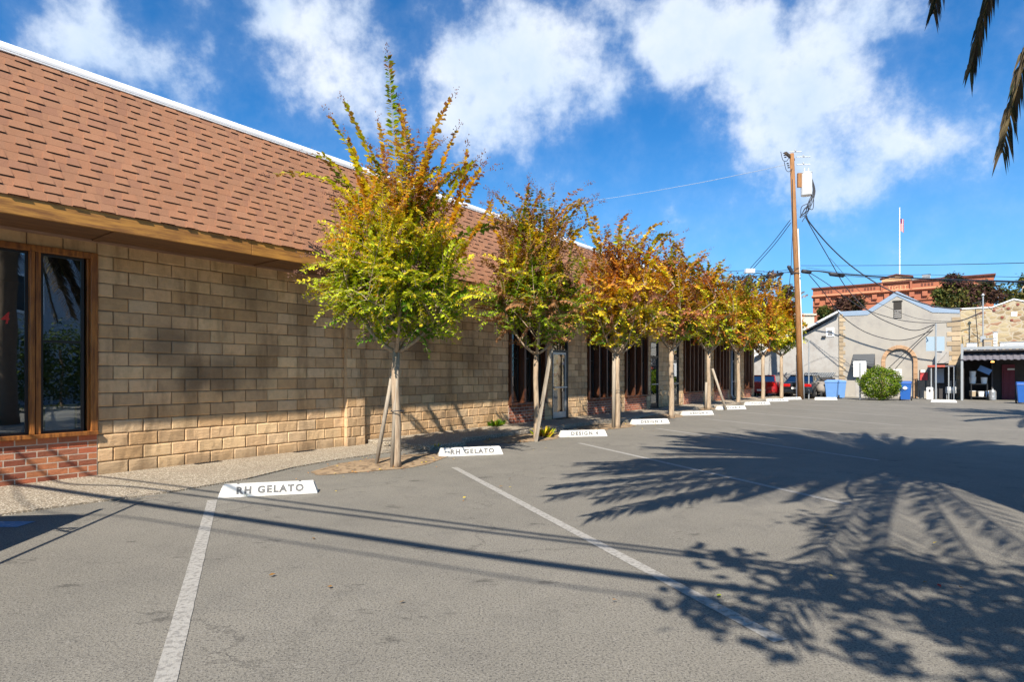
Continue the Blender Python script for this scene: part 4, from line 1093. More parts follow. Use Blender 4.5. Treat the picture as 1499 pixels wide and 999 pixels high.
x0, z0 = wl(1203, 494); b = MB(); b.box(x0, x0+.25, -.12, .05, z0, z0+.08); b.build('wall_light', M['board'], WG)
# pale far house seen beyond the wing
b = MB(); c = at(1100, 560, 58); b.box(-5, 3, 0, 6, 0, 3.3); b.prism([(-5.3, 3.3), (3.3, 3.3), (-1, 4.6)], lambda p: V((p[0], -.3, p[1])), lambda p: V((p[0], 6.3, p[1])))
o = b.build('pale_house', M['white']); o.location = (c.x, c.y, 0); tag(o, 'small pale house glimpsed beyond the end of the block building', 'house')
b = MB(); c = at(1192, 470, 70); b.box(-4, 4.6, 0, 8, 0, 8.6); b.box(-4.2, 4.8, -.2, 8.2, 8.6, 8.8)
o = b.build('cream_building', mat('cream_render', (.55, .5, .4), .9, .1, 1)); o.location = (c.x-4.6, c.y, 0); tag(o, 'cream two-storey building seen between the utility pole and the red brick block', 'building')

# stone gable to the right
RUST = mat('rusted_plate', (.22, .06, .04), .8, .2, 5)
SB = empty('stone_building', MF@V((6.5, 0, 0)), FA, 'honey-coloured rubble stone building with low gable above the dark shed', 'building')
def sl_(px, py, e=0): r, z = fl(px, py, e); return (r-6.5, z)
b = MB(); e_ = 1.0
P = [(-.0, zl), (9.5, zl), (9.5, sl_(1520, 446, e_)[1]-1.2), sl_(1520, 446, e_), sl_(1484, 439, e_), sl_(1452, 451, e_), (-.0, sl_(1410, 453, e_)[1])]
b.prism(P, lambda p: V((p[0], e_, p[1])), lambda p: V((p[0], e_+12, p[1]))); b.build('wall', M['rubble'], SB)
b = MB()
for (p, q) in zip(P[3:6], P[4:7]): b.prism([p, q, (q[0], q[1]+.07), (p[0], p[1]+.07)], lambda u: V((u[0], e_-.05, u[1])), lambda u: V((u[0], e_+.4, u[1])))
b.build('coping', M['white'], SB)
x0, z1 = sl_(1480, 457, e_); x1, z0 = sl_(1489, 463, e_); b = MB(); b.box(x0, x1, e_-.03, e_-.002, z0, z1); b.build('small_sign', M['white'], SB)
b = MB()
for px, py in ((1470, 448), (1490, 446), (1455, 455), (1476, 452), (1467, 465), (1481, 469)):
    x_, z_ = sl_(px, py, e_); b = MB(); b.lathe([(.02, e_-.04), (.07, e_-.03), (.08, e_-.002)], (x_, 0, z_), 10, 'y'); b.build('tie_plate', RUST, SB)

# dark shed in front of it
SH = empty('open_shed', MF@V((6.3, 0, 0)), FA, 'dark open-fronted shed with tin roof and maroon door at the right edge', 'shed')
def hl(px, py, e=-1.6): r, z = fl(px, py, e); return (r-6.3, z)
x0 = hl(1408, 585)[0]; x1 = x0+6.4; zr = hl(1450, 515)[1]; zb_ = hl(1450, 527)[1]; ze = hl(1450, 503)[1]
b = MB(); b.box(x0, x0+.1, -1.6, .9, 0, zr); b.box(x1, x1+.1, -1.6, .9, 0, zr); b.box(x0, x1, .8, .9, 0, zr); b.box(x0+1.35, x0+1.42, -.6, .79, 0, zr-.3)
b.build('wall', M['board'], SH)
b = MB(); b.box(x0+.1, x1, -1.9, .95, zr+.02, zr+.09); b.build('roof_deck', M['board'], SH)
b = MB()
n = 90
for k in range(n):
    xa = x0-.05+(x1-x0+.1)*k/n; xb = x0-.05+(x1-x0+.1)*(k+1)/n; za = .03*sin(k*1.6); zc = .03*sin((k+1)*1.6)
    b.add([(xa, -2.05, zb_+.0+za), (xb, -2.05, zb_+zc), (xb, -1.2, zr+.13+zc), (xa, -1.2, zr+.13+za)], [(0, 1, 2, 3)])
    b.add([(xa, -2.05, zb_-.02+za), (xb, -2.05, zb_-.02+zc), (xb, -1.2, zr+.11+zc), (xa, -1.2, zr+.11+za)], [(3, 2, 1, 0)])
b.build('tin_awning', M['metalroof'], SH, smooth=True)
b = MB(); b.box(x0-.05, x0+.06, -2.0, -1.88, 0, ze); b.box(x0+.0, x1, -1.25, -1.15, zr+.14, zr+.30); b.build('post', M['galv'], SH)
xa, za = hl(1467, 534, .5); xb, _ = hl(1486, 534, .5)
b = MB(); b.box(xa, xb, .70, .76, .02, za); dr_ = b.build('door', M['maroon'], SH)
b = MB()
for (u0, u1) in ((.12, .45), (.55, .88)):
    for (v0, v1) in ((.08, .45), (.52, .8)):
        b.box(xa+(xb-xa)*u0, xa+(xb-xa)*u1, .68, .699, .02+(za-.02)*v0, .02+(za-.02)*v1)
b.build('door_panel', M['maroon'], dr_, bevel=.01)
xs, zs = hl(1475, 541, .5); b = MB(); b.box(xs, xs+.32, .655, .679, zs-.04, zs+.05); b.build('door_plate', M['white'], dr_)
b = MB(); xs, zs = hl(1453, 530, -1.4); b.lathe([(.02, .09), (.05, .08), (.09, .04), (.07, 0)], (xs, -1.4, zs-.04), 12)
lm = bpy.data.materials.new('warm_bulb'); lm.use_nodes = True; bs = lm.node_tree.nodes['Principled BSDF']; bs.inputs['Emission Color'].default_value = (1, .42, .1, 1); bs.inputs['Emission Strength'].default_value = 2.2; bs.inputs['Base Color'].default_value = (.8, .5, .2, 1)
b.build('bulb', lm, SH)
# parapet clutter: white boxes and ducts on the shed roof
def clutter(px0, px1, py0, py1, e, dep, label, m, cat='roof unit', name='roof_unit'):
    xa, z1 = fl(px0, py0, e); xb, z0 = fl(px1, py1, e); z0 = max(z0, zr+.092)
    b = MB(); w_ = (xb-xa)/2; h_ = z1-z0
    b.box(-w_, w_, 0, dep, 0, h_); o = b.build(name, M[m], bevel=.02)
    b = MB(); b.box(-w_-.03, w_+.03, -.03, dep+.03, h_+.001, h_+.04)
    for k in range(4): b.box(-w_*.8, w_*.8, -.012, -.002, h_*(.2+.15*k), h_*(.26+.15*k))
    b.build('casing', M['galv'], o)
    o.location = MF@V(((xa+xb)/2, e, z0)); o.rotation_euler = (0, 0, FA)
    tag(o, label, cat, 'units on the shed roof')
clutter(1415, 1430, 503, 514, -.9, .6, 'low white box unit at the left end of the shed roof', 'white')
clutter(1440, 1452, 497, 514, -.7, .5, 'tall cream box unit beside the mast on the shed roof', 'quoin')
clutter(1454, 1460, 487, 514, -.5, .3, 'slim white box standing highest on the shed roof', 'white')
clutter(1464, 1510, 502, 510, -.6, .7, 'long white duct along the right of the shed roof', 'white')
# electrical mast
mx, mz = fl(1439, 515, -.4); mt = empty('service_mast', MF@V((mx, -.4, zr+.1)), FA, 'thin service mast with a cross piece rising from the shed roof', 'mast')
h_ = fl(1439, 434, -.4)[1]-zr-.1
b = MB(); b.tube([(0, 0, 0), (0, 0, h_)], .035, 8); b.build('pole', M['galv'], mt)
b = MB(); b.tube([(-.5, 0, h_-.42), (.05, 0, h_-.25)], .02, 6); b.tube([(-.35, 0, h_-.7), (-.2, 0, 0)], .02, 6); b.tube([(.1, 0, h_-.5), (.55, 0, h_-.95), (.75, 0, h_-.85)], .014, 6); b.build('brace', M['cable'], mt)
b = MB(); b.box(-.12, .12, -.08, .08, .5, .85); b.lathe([(.03, 0), (.09, .05), (.03, .16)], (0, 0, h_), 10); b.build('meter_can', M['galv'], mt)

# small porch between arch and shed
PO = empty('service_porch', MF@V((4.9, 0, 0)), FA, 'small dark service porch with a red-edged roof between the arch and the shed', 'porch')
def pl(px, py, e=-1.2): r, z = fl(px, py, e); return (r-4.9, z)
xa, zt_ = pl(1358, 535); xb, _ = pl(1399, 535)
b = MB(); b.box(xa, xb, -1.3, -.01, zt_-.1, zt_-.02); b.build('roof', M['metalroof'], PO)
b = MB(); b.box(xa, xb-.5, -1.36, -1.302, zt_-.12, zt_); b.build('roof_edge', mat('faded_red_trim', (.42, .09, .06), .8, .2, 5), PO)
b = MB()
for x_ in (xa+.15, xb-.35, xb-.1): b.box(x_, x_+.055, -1.3, -1.245, 0, zt_-.101)
b.build('post', M['galv'], PO)
b = MB(); b.box(xa+.3, xb, -.08, -.012, 0, zt_-.11); b.build('porch_shade', M['board'], PO)  # dark sheet on the wall standing in for shade under the porch
x0_, z1_ = pl(1368, 540, -.3); x1_, z0_ = pl(1382, 561, -.3); b = MB(); b.box(x0_, x1_, -.3, -.25, z0_, z1_); b.box(x0_+.05, x1_-.05, -.31, -.301, z0_+.05, z1_-.05)
b.build('white_panel', mat('bluish_board', (.36, .42, .52), .5, .15, 3), PO)
# box on the wall above the porch
x0_, z1_ = fl(1371, 515, -.5); x1_, z0_ = fl(1389, 532, -.5)
b = MB(); b.box(0, x1_-x0_, -.5, 0, 0, z1_-z0_); b.tube([(.1, -.52, .1), (x1_-x0_-.1, -.52, z1_-z0_-.05)], .02, 6); o = b.build('duct_box', M['stucco2']); o.location = MF@V((x0_, -.01, z0_)); o.rotation_euler = (0, 0, FA)
tag(o, 'grey duct box on the stucco wall above the service porch', 'duct')
# red poster board
x0_, z1_ = fl(1347, 542, -.6); x1_, z0_ = fl(1358, 557, -.6)
t = empty('poster_board', MF@V(((x0_+x1_)/2, -.6, 0)), FA, 'red and white poster board standing right of the arch', 'sign'); w_ = (x1_-x0_)/2
b = MB(); b.box(-w_, w_, -.02, .02, z0_, z1_-.15); b.build('red_panel', mat('red_panel', (.5, .05, .05), .6), t)
b = MB(); b.box(-w_*.8, w_*.3, -.02, .02, z1_-.149, z1_); b.build('white_panel', M['white'], t)
b = MB(); b.box(-w_-.05, -w_, -.03, .03, 0, z1_); b.box(w_, w_+.05, -.03, .03, 0, z1_); b.box(-w_, w_, -.01, .01, .7, z0_-.001); b.build('post', M['black'], t)
# gas meters
for k, px in enumerate((1389, 1396)):
    r_, _ = fl(px, 570, -.9)
    t = empty('gas_meter', MF@V((r_, -.9, 0)), FA, ('left' if k == 0 else 'right')+' grey gas meter of the pair low in the service porch', 'meter', 'gas meters in the porch')
    b = MB(); b.box(-.17, .17, -.12, .12, .35, .75); b.build('body', M['galv'], t, bevel=.05)
    b = MB(); b.lathe([(.02, -.16), (.1, -.15), (.1, -.121)], (0, 0, .6), 12, 'y'); b.build('dial', M['white'], t)
    b = MB(); b.tube([(-.1, 0, 0), (-.1, 0, .36)], .025, 8); b.tube([(.1, 0, .74), (.1, 0, 1.1)], .025, 8); b.build('pipe', M['galv'], t)
# white cylinder cabinet by the porch
r_, _ = fl(1361, 575, -1.7); b = MB(); b.box(-.16, .16, -.14, .14, 0, .72); o = b.build('utility_cabinet', M['white'], bevel=.03)
b = MB(); b.box(-.05, .05, -.155, -.141, .45, .6); b.build('hatch', M['board'], o); o.location = MF@V((r_, -1.7, 0)); o.rotation_euler = (0, 0, FA); tag(o, 'narrow white utility cabinet at the left foot of the service porch', 'cabinet')

# shelf with pails and jars in the shed
xa, zs = hl(1421, 566, -.6); xb, _ = hl(1446, 566, -.6)
t = empty('storage_rack', MF@V(((xa+xb)/2+6.3, -.6, 0)), FA, 'black two-tier rack holding white pails inside the dark shed', 'rack'); w_ = (xb-xa)/2; hs = .95
b = MB(); b.box(-w_, w_, -.25, .25, hs-.05, hs); b.box(-w_, w_, -.25, .25, .15, .2); b.build('shelf', M['black'], t)
b = MB()
for x_ in (-w_, w_-.05):
    for y_ in (-.25, .2): b.box(x_, x_+.05, y_, y_+.05, 0, hs-.051)
b.build('leg', M['black'], t)
def pail(x, y, z, r, h, label, col='white', name='pail', cat='pail'):
    o = MB().lathe([(r*.85, 0), (r, h*.93)], (0, 0, 0), 16).build(name, M[col], smooth=False)
    MB().lathe([(r*1.04, h*.931), (r*1.06, h*.96), (r*1.04, h), (r*.6, h+.004)], (0, 0, 0), 16).build('lid', M['white'], o)
    o.location = MF@V((x, y, z)); tag(o, label, cat, 'containers on the shed rack')
cx_ = (xa+xb)/2+6.3
pail(cx_-.3, -.62, hs, .17, .38, 'white pail at the left on top of the shed rack, lower of two')
pail(cx_-.3, -.62, hs+.385, .16, .33, 'white pail stacked on another at the left of the shed rack')
pail(cx_+.22, -.62, hs, .15, .36, 'white pail at the right on top of the shed rack')
pail(cx_-.3, -.62, .2, .16, .32, 'pail on the bottom shelf at the left of the shed rack', 'quoin')
pail(cx_+.08, -.62, .2, .15, .30, 'pail on the bottom shelf in the middle of the shed rack')
pail(cx_+.42, -.62, .2, .14, .34, 'tall pail on the bottom shelf at the right of the shed rack', 'skybin')
b = MB(); b.box(-.3, .3, -.02, .02, -.16, .16, Matrix.Rotation(R(28), 4, 'Y')); b.box(-.22, .1, -.035, -.021, -.1, .1, Matrix.Rotation(R(28), 4, 'Y'))
o = b.build('hanging_panel', M['skybin']); o.location = MF@V((cx_+.25, -.62, hs+.78)); o.rotation_euler = (0, 0, FA); tag(o, 'pale blue panel tilted above the pails on the shed rack', 'panel')
r_, _ = fl(1453, 575, -1.0); b = MB(); b.lathe([(.13, 0), (.17, .04), (.17, .5), (.12, .58), (.05, .60), (.05, .68)], (0, 0, 0), 16)
o = b.build('steel_keg', M['alu'], smooth=False); b = MB(); b.lathe([(.174, .2), (.18, .22), (.174, .24)], (0, 0, 0), 16); b.build('rib', M['alu'], o); o.location = MF@V((r_, -1.0, 0)); tag(o, 'silver steel keg on the floor right of the shed rack', 'keg')

# ------------------------------------------------------------ bins, posts, signs, bush
def bin_(px, Y, m, label, w=.56, h=1.08, rot=0, mark=True):
    c = at(px, 560, Y); t = empty('wheeled_bin', (c.x, c.y, 0), FA+rot, label, 'bin', 'blue wheeled bins'); a = w/2
    b = MB(); b.hexa([(-a*.78, -a*.8, .06), (a*.78, -a*.8, .06), (a*.78, a*.9, .06), (-a*.78, a*.9, .06), (-a, -a*1.15, h-.1), (a, -a*1.15, h-.1), (a, a*1.2, h-.06), (-a, a*1.2, h-.06)]); b.box(-a*1.04, a*1.04, -a*1.2, a*1.24, h-.14, h-.101)
    b.build('body', M[m], t, bevel=.03)
    b = MB(); b.hexa([(-a*1.06, -a*1.25, h-.1), (a*1.06, -a*1.25, h-.1), (a*1.06, a*1.22, h-.055), (-a*1.06, a*1.22, h-.055), (-a*.95, -a*1.1, h-.03), (a*.95, -a*1.1, h-.03), (a*.95, a*1.1, h+.03), (-a*.95, a*1.1, h+.03)]); b.build('lid', M[m], t, bevel=.02)
    for sg in (-1, 1):
        b = MB(); b.lathe([(.04, -.03), (.12, -.03), (.12, .03), (.04, .03)], (sg*a*.95, a*.95, .12), 14, 'x'); b.build('wheel', M['tyre'], t)
    b = MB(); b.tube([(-a*.8, a*1.3, h-.04), (a*.8, a*1.3, h-.04)], .02, 6); b.build('handle', M[m], t)
    if mark:
        k = (h-.2); yy = -a*.8-(a*.35)*.55
        b = MB(); b.lathe([(.02, -.01), (.09, -.008), (.09, .004)], (0, yy-.055, .72), 14, 'y'); b.box(-.14, .14, yy-.06, yy-.05, .695, .715); b.build('emblem', M['white'], t)
bin_(1325.5, 32.8, 'bluebin', 'dark blue recycling bin with a white emblem, right of the round bush')
o = bin_(1218, 35.0, 'skybin', 'faded light blue wheeled cart left of the pair by the stone quoins', .68, 1.13, mark=False)
bin_(1229, 35.3, 'skybin', 'faded light blue wheeled cart right of the pair by the stone quoins', .5, 1.12, R(40), mark=False)
bin_(1499, 29.3, 'bluebin', 'dark blue bin cut by the right edge of the photo, in front of the shed', .6, 1.08, mark=False)
# dumpster with a ribbed lid behind the sedan
r_, z_ = fl(1212, 548, -1.4); t = empty('dumpster', MF@V((r_-.2, -1.3, 0)), FA, 'dumpster with ribbed dark lid behind the black sedan', 'dumpster')
b = MB(); b.box(-1.3, .5, -.6, .7, .1, 1.25); b.build('body', M['board'], t)
b = MB(); b.prism([(-.62, 1.26), (.72, 1.55), (.72, 1.6), (-.62, 1.31)], lambda p: V((-1.32, p[0], p[1])), lambda p: V((.52, p[0], p[1]))); b.build('lid', M['awning'], t)
b = MB()
for k in range(14): x_ = -1.28+k*.135; b.prism([(-.62, 1.312), (.72, 1.602), (.72, 1.625), (-.62, 1.335)], lambda p: V((x_, p[0], p[1])), lambda p: V((x_+.05, p[0], p[1])))
b.build('lid_rib', M['galv'], t)
# covered motor scooter between the sedan and the carts
t = empty('motor_scooter', at(1203, 580, 35.6)*1.0-V((0, 0, at(1203, 580, 35.6).z)), R(60), 'grey-covered motor scooter between the black sedan and the light blue carts', 'scooter')
b = MB(); 
for i, (x, zb, zt, w_) in enumerate([]): pass
b.tube([(-.6, 0, .45), (-.4, 0, .62), (0, 0, .68), (.35, 0, .8), (.5, 0, 1.0)], [.16, .3, .27, .22, .1], 12); b.tube([(.5, -.28, 1.02), (.48, 0, .98), (.5, .28, 1.02)], .05, 8)
b.build('cover', mat('grey_cover', (.25, .22, .19), .85, .3, 9), t, smooth=True)
for x in (-.55, .6):
    w_ = MB(); w_.lathe([(.12, -.05), (.25, -.05), (.25, .05), (.12, .05)], (x, 0, .25), 16, 'y'); w_.build('wheel', M['tyre'], t)
# posts and signs
def post(px, ytop, Y, r, label, m='galv', board=None):
    c = at(px, 580, Y); z = at(px, ytop, Y).z; t = empty('sign_post', (c.x, c.y, 0), -math.atan2(c.x, c.y)*.5, label, 'sign post', None)
    b = MB(); b.tube([(0, 0, -.02), (0, 0, z)], r, 8); b.build('pole', M[m], t)
    if board:
        dx, w_, z0, z1, mm = board; b = MB(); b.box(dx-w_, dx+w_, .03, .036, z0, z1); b.build('sign_panel', mm, t)
        b = MB(); b.box(-.02, .02, -r-.008, .029, z0+.1, z0+.13); b.box(-.02, .02, -r-.008, .029, z1-.13, z1-.1); b.build('bracket', M['galv'], t)
    return t
post(1166, 520, 35.2, .035, 'thin white post just left of the utility pole foot', 'white')
post(1184, 499, 35.0, .035, 'thin steel post just right of the utility pole foot')
Y_s = 33.6
post(1259, 531, Y_s, .05, 'short post with a white sign board left of the round bush', 'galv', (.0, .33, at(0, 552, Y_s).z, at(0, 529, Y_s).z, M['white']))
Y_t = 32.4
post(1370, 474, Y_t, .042, 'tall steel post with a pale blue-grey square sign panel, right of the blue bin', 'galv', (-.02, .44, at(0, 514, Y_t).z, at(0, 493, Y_t).z, mat('pale_sign_back', (.30, .39, .46), .5, .05, 3)))

def leafball(b, cen, rx, ry, rz, n, L, cols, shell=.75, zmin=None, nz=.25, seed=0, down=.0):
    for _ in range(n):
        u = V((random.gauss(0, 1), random.gauss(0, 1), random.gauss(0, 1))).normalized()
        k = (shell+(1-shell)*random.random())*(1+nz*noise.noise(u*2.3+V((seed, seed*.7, 0)))+nz*.6*noise.noise(u*6+V((seed, 0, 5))))
        p = cen+V((u.x*rx, u.y*ry, u.z*rz))*k
        if zmin is not None and p.z < zmin: p.z = zmin+rnd(0, .1)
        d = (u*.4+V((rnd(-1, 1), rnd(-1, 1), rnd(-1, .6)))).normalized(); nr = (u+V((rnd(-.7, .7), rnd(-.7, .7), rnd(-.3, .8)))); nr = nr-d*nr.dot(d)
        if nr.length < .05: continue
        c = random.choice(cols); q = rnd(.7, 1.25); leafp(b, p, d, nr.normalized(), L*rnd(.7, 1.2), L*.32, tuple(v*q for v in c))
# round bush
c = at(1288, 585, 33.2); t = empty('round_bush', (c.x, c.y, 0), 0, 'rounded yellow-green bush clipped to a ball, left of the dark blue bin', 'bush')
b = MB(); leafball(b, V((0, 0, .98)), 1.1, 1.0, .95, 10000, .085, [(.10, .18, .012), (.16, .24, .015), (.06, .12, .01), (.22, .26, .02)], .76, .03, .2, 3); b.build('foliage', M['shrub'], t)
b = MB()
for k in range(7): a = k*.9; b.tube([(0, 0, 0), (cos(a)*.3, sin(a)*.3, .6), (cos(a)*.75, sin(a)*.7, 1.1)], [.04, .03, .01], 5)
b.build('stems', M['bark'], t)
c = at(1110, 580, 38); t = empty('low_hedge_shrub', (c.x, c.y, 0), 0, 'low green shrub at the far corner of the block building', 'bush')
b = MB(); leafball(b, V((0, 0, .5)), .55, .6, .55, 1200, .09, [(.08, .16, .02), (.14, .24, .02)], .7, .02, .2, 5); b.build('foliage', M['shrub'], t)

# ------------------------------------------------------------ UTILITY POLE
PY = 34.5; pb = at(1172, 583, PY); pb.z = 0; pt = at(1159, 225, PY)
UP = empty('utility_pole', pb, 0, 'tall leaning wooden utility pole carrying a pale transformer and many cables', 'utility pole')
def ul(px, py, dy=0): return at(px, py, PY+dy)-pb
b = MB(); b.tube([V((0, 0, -.05)), ul(1169, 480), ul(1164, 350), pt-pb], [.17, .155, .145, .125], 12); b.build('pole', M['pole'], UP, smooth=True)
b = MB(); b.tube([V((.19, -.03, 0)), ul(1173.3, 480), ul(1168, 335)], .042, 8); b.build('conduit', M['tank'], UP, smooth=True)
b = MB(); a_ = ul(1150, 224, -1.2); c_ = ul(1162, 234, 1.2)
d_ = (c_-a_); q_ = d_.to_track_quat('Y', 'Z').to_matrix().to_4x4(); b.box(-.06, .06, 0, d_.length, -.07, .07, Matrix.Translation(a_)@q_); b.build('crossarm', wood('crossarm_timber', (.10, .07, .045), (.05, .035, .025), .9, (4, 4, 4)), UP)
for k, (x0, x1, y_) in enumerate(((1155, 1173, 222), (1166, 1186, 229.5), (1166, 1186, 240.5))):
    b = MB(); p0 = ul(x0, y_+.5); p1 = ul(x1, y_); b.tube([p0, p1], .028, 7); b.lathe([(.02, 0), (.07, .03), (.03, .06), (.07, .09), (.03, .12)], p0.lerp(p1, .5), 10); b.build('insulator_arm', M['tank'], UP)
tc_ = ul(1180.5, 270); rt = .31
b = MB(); h2 = .68; b.lathe([(rt*.5, -h2), (rt*.98, -h2+.02), (rt, -h2+.05), (rt, h2-.04), (rt*1.05, h2-.035), (rt*1.05, h2), (rt*.5, h2+.06)], tc_, 24); tk = b.build('transformer', M['tank'], UP, smooth=False)
b = MB()
for a_ in (-.12, .12): b.lathe([(.03, 0), (.06, .04), (.03, .08), (.06, .12), (.03, .16), (.04, .24)], tc_+V((a_, 0, h2+.05)), 10)
b.build('bushing', M['tank'], tk)
b = MB(); m_ = ul(1170.5, 264); b.box(m_.x-.13, m_.x+.17, -.06, .06, m_.z-.42, m_.z+.42); b.box(m_.x+.1, tc_.x-rt+.02, -.04, .04, m_.z-.46, m_.z-.38); b.box(m_.x+.1, tc_.x-rt+.02, -.04, .04, m_.z+.3, m_.z+.38); b.build('bracket', M['pole'], UP)
b = MB()
for k in range(8):
    x0 = 1172+rnd(0, 3); P = [ul(1187+rnd(-2, 3), 258+rnd(0, 6), -.1), ul(1191+rnd(-2, 2.5), 280, -.1), ul(1186+rnd(-6, 5), 300+rnd(-6, 6), -.1), ul(1178+rnd(-5, 5), 308+rnd(-6, 8), 0), ul(1172+rnd(-2, 3), 318+rnd(-3, 8), 0)]
    b.tube(smoothline(P, 6), .022, 5)
b.build('drop_leads', M['cable'], UP)
b = MB(); b.tube([ul(1160, 262, -.15), ul(1160.5, 330, -.15), ul(1158, 395, -.15), ul(1154, 430, -.15)], .018, 5); b.build('ground_wire', M['cable'], UP)
b = MB(); P = [ul(1155, 391, -.2), ul(1161, 402, -.2)]; b.tube([P[0]-V((.08,0,-.06)), P[0], P[1]], [.06, .11, .1], 10); b.build('splice_bracket', M['cable'], UP)
b = MB()
for (sx_, sy_) in ((1149, 229), (1154, 244)):
    for k in range(3): p0 = ul(sx_+k*.8-1, sy_+k*3-4, -.6); b.lathe([(.03, 0), (.08, .03), (.03, .06)], p0, 8)
    P = [ul(sx_-6, sy_-7, -.6), ul(sx_-3, sy_+5, -.6), ul(sx_+2, sy_+7, -.6), ul(sx_+6, sy_+2, 0)]; b.tube(smoothline(P, 5), .018, 5)
b.build('cutout_switch', M['cable'], UP)

def wire(pts_, r, label, m='cable', group='wires strung from the utility pole'):
    return cable([at(x, y, yy) for (x, y, yy) in pts_], r, label, m, group)
P_ = PY
wire([(1157, 322, P_), (1130, 357, P_+1.5), (1100, 391, P_+3), (1060, 436, P_+5), (1035, 462, P_+6.5)], .022, 'upper of the twin cables running down left from the pole below the transformer')
wire([(1158, 326, P_), (1133, 359, P_+1.5), (1104, 392, P_+3), (1063, 440, P_+5), (1038, 466, P_+6.5)], .022, 'lower of the twin cables running down left from the pole below the transformer')
b = MB(); q = at(1097.5, 397, P_+1); b.box(-.27, .27, -.15, .15, -.12, .12); o = b.build('junction_box', M['white'], bevel=.02); o.location = q; tag(o, 'white junction box hanging on the cables left of the pole', 'junction box')
b = MB(); b.box(-.25, .25, -.155, -.151, -.02, .0); b.build('seam', M['galv'], o)
b = MB(); q = at(1109, 409, P_+1); b.tube([V((cos(2*pi*k/28)*.38, .02*sin(k), sin(2*pi*k/28)*.38)) for k in range(29)], .028, 6); o = b.build('cable_loop', M['cable'], smooth=True); o.location = q; tag(o, 'round coil of spare black cable left of the pole', 'cable loop')
wire([(960, 400, 60), (1070, 397, 44), (1097, 396, P_+2), (1130, 398, P_), (1172, 392, P_-.2)], .016, 'thin cable arriving at the pole from the left through the junction box')
wire([(1000, 412, 55), (1090, 405, 40), (1125, 403, P_), (1150, 399, P_), (1171, 400, P_-.2)], .026, 'thicker bundled cable arriving at the pole from the left through the splice case')
wire([(1172, 389, P_-.2), (1210, 389, P_-1), (1320, 388.5, 30), (1499, 385, 22), (1700, 376, 17)], .013, 'highest thin cable running right from the pole across the sky')
wire([(1172, 398, P_-.2), (1196, 397, P_-.6), (1240, 402, P_-2), (1320, 407, 29), (1499, 413, 21), (1700, 417, 16)], .036, 'thick black cable bundle running right from the pole above the red brick building')
wire([(1172, 395, P_-.2), (1200, 398, P_-.6), (1240, 404, P_-2), (1320, 409.5, 29), (1499, 416, 21), (1700, 421, 16)], .012, 'thin cable just below the thick bundle running right from the pole')
wire([(1180, 392, P_-.2), (1260, 402, 34), (1360, 402.5, 30), (1499, 406, 24), (1700, 407, 18)], .009, 'faint hairline cable between the thin top cable and the thick bundle')
wire([(1180, 315, P_), (1186, 327, P_+.1), (1214, 360, P_+.5), (1248, 391, P_+.5), (1290, 419, P_), (1330, 437, P_-.6), (1370, 449, P_-1.3), (1408, 453, P_-2)], .034, 'thick sagging cable from below the transformer to the grey parapet')
wire([(1178, 316, P_), (1190, 338, P_+.1), (1212, 376, P_+.5), (1240, 423, P_+.5), (1275, 458, P_), (1310, 476, P_-.6), (1340, 484, P_-1.5), (1369, 475, P_-2.8)], .024, 'steep sagging cable from below the transformer to the tall sign post')
wire([(1184, 402, P_), (1205, 427, P_), (1230, 460, P_), (1262, 484, P_-.4), (1300, 497, P_-1), (1330, 497, P_-1.8), (1365, 484, P_-2.8)], .022, 'lowest sagging cable crossing the grey gable to the tall sign post')
wire([(1178, 395, P_), (1210, 415, P_), (1255, 447, P_), (1295, 463, P_-.6), (1340, 472, P_-1.5), (1400, 471, P_-2.2), (1438, 458, P_-2.6)], .02, 'sagging cable from the splice cases to the service mast')
wire([(1215, 378, P_+.5), (1262, 430, P_), (1300, 450, P_-.6), (1345, 467, P_-1.5), (1400, 470, P_-2), (1438, 457, P_-2.6)], .012, 'upper fine sagging cable reaching the service mast')
wire([(1369, 475, P_-2.8), (1335, 507, P_-2), (1300, 540, P_-1.2)], .02, 'upper of the two straight wires falling across the blocked arch')
wire([(1366, 483, P_-2.8), (1340, 507, P_-2), (1310, 541, P_-1.2)], .02, 'lower of the two straight wires falling across the blocked arch')
wire([(1150, 241, P_), (1100, 252, P_+5), (1000, 272, P_+16), (880, 292, P_+35), (700, 318, P_+75)], .016, 'long pale wire crossing the sky left from the pole top', 'palecable')
def splice(px0, px1, y0, y1, Y, label):
    a = at(px0, y0, Y); e = at(px1, y1, Y); d = e-a
    b = MB(); b.tube([V((0, 0, 0)), d*.06, d*.1, d*.9, d*.94, d], [.03, .06, .115, .115, .06, .03], 12); o = b.build('splice_case', M['cable'], smooth=True); o.location = a
    b = MB(); b.tube([d*.45, d*.5], [.122, .122], 12); b.build('clamp', M['black'], o)
    tag(o, label, 'splice case', 'black splice cases on the cables')
splice(1124, 1147, 405, 400.5, P_, 'black splice case on the cable left of the pole')
splice(1173, 1188, 397, 399, P_-.4, 'black splice case touching the right side of the pole')
splice(1213, 1237, 401, 404, P_-1.4, 'large black splice case on the bundle right of the pole')

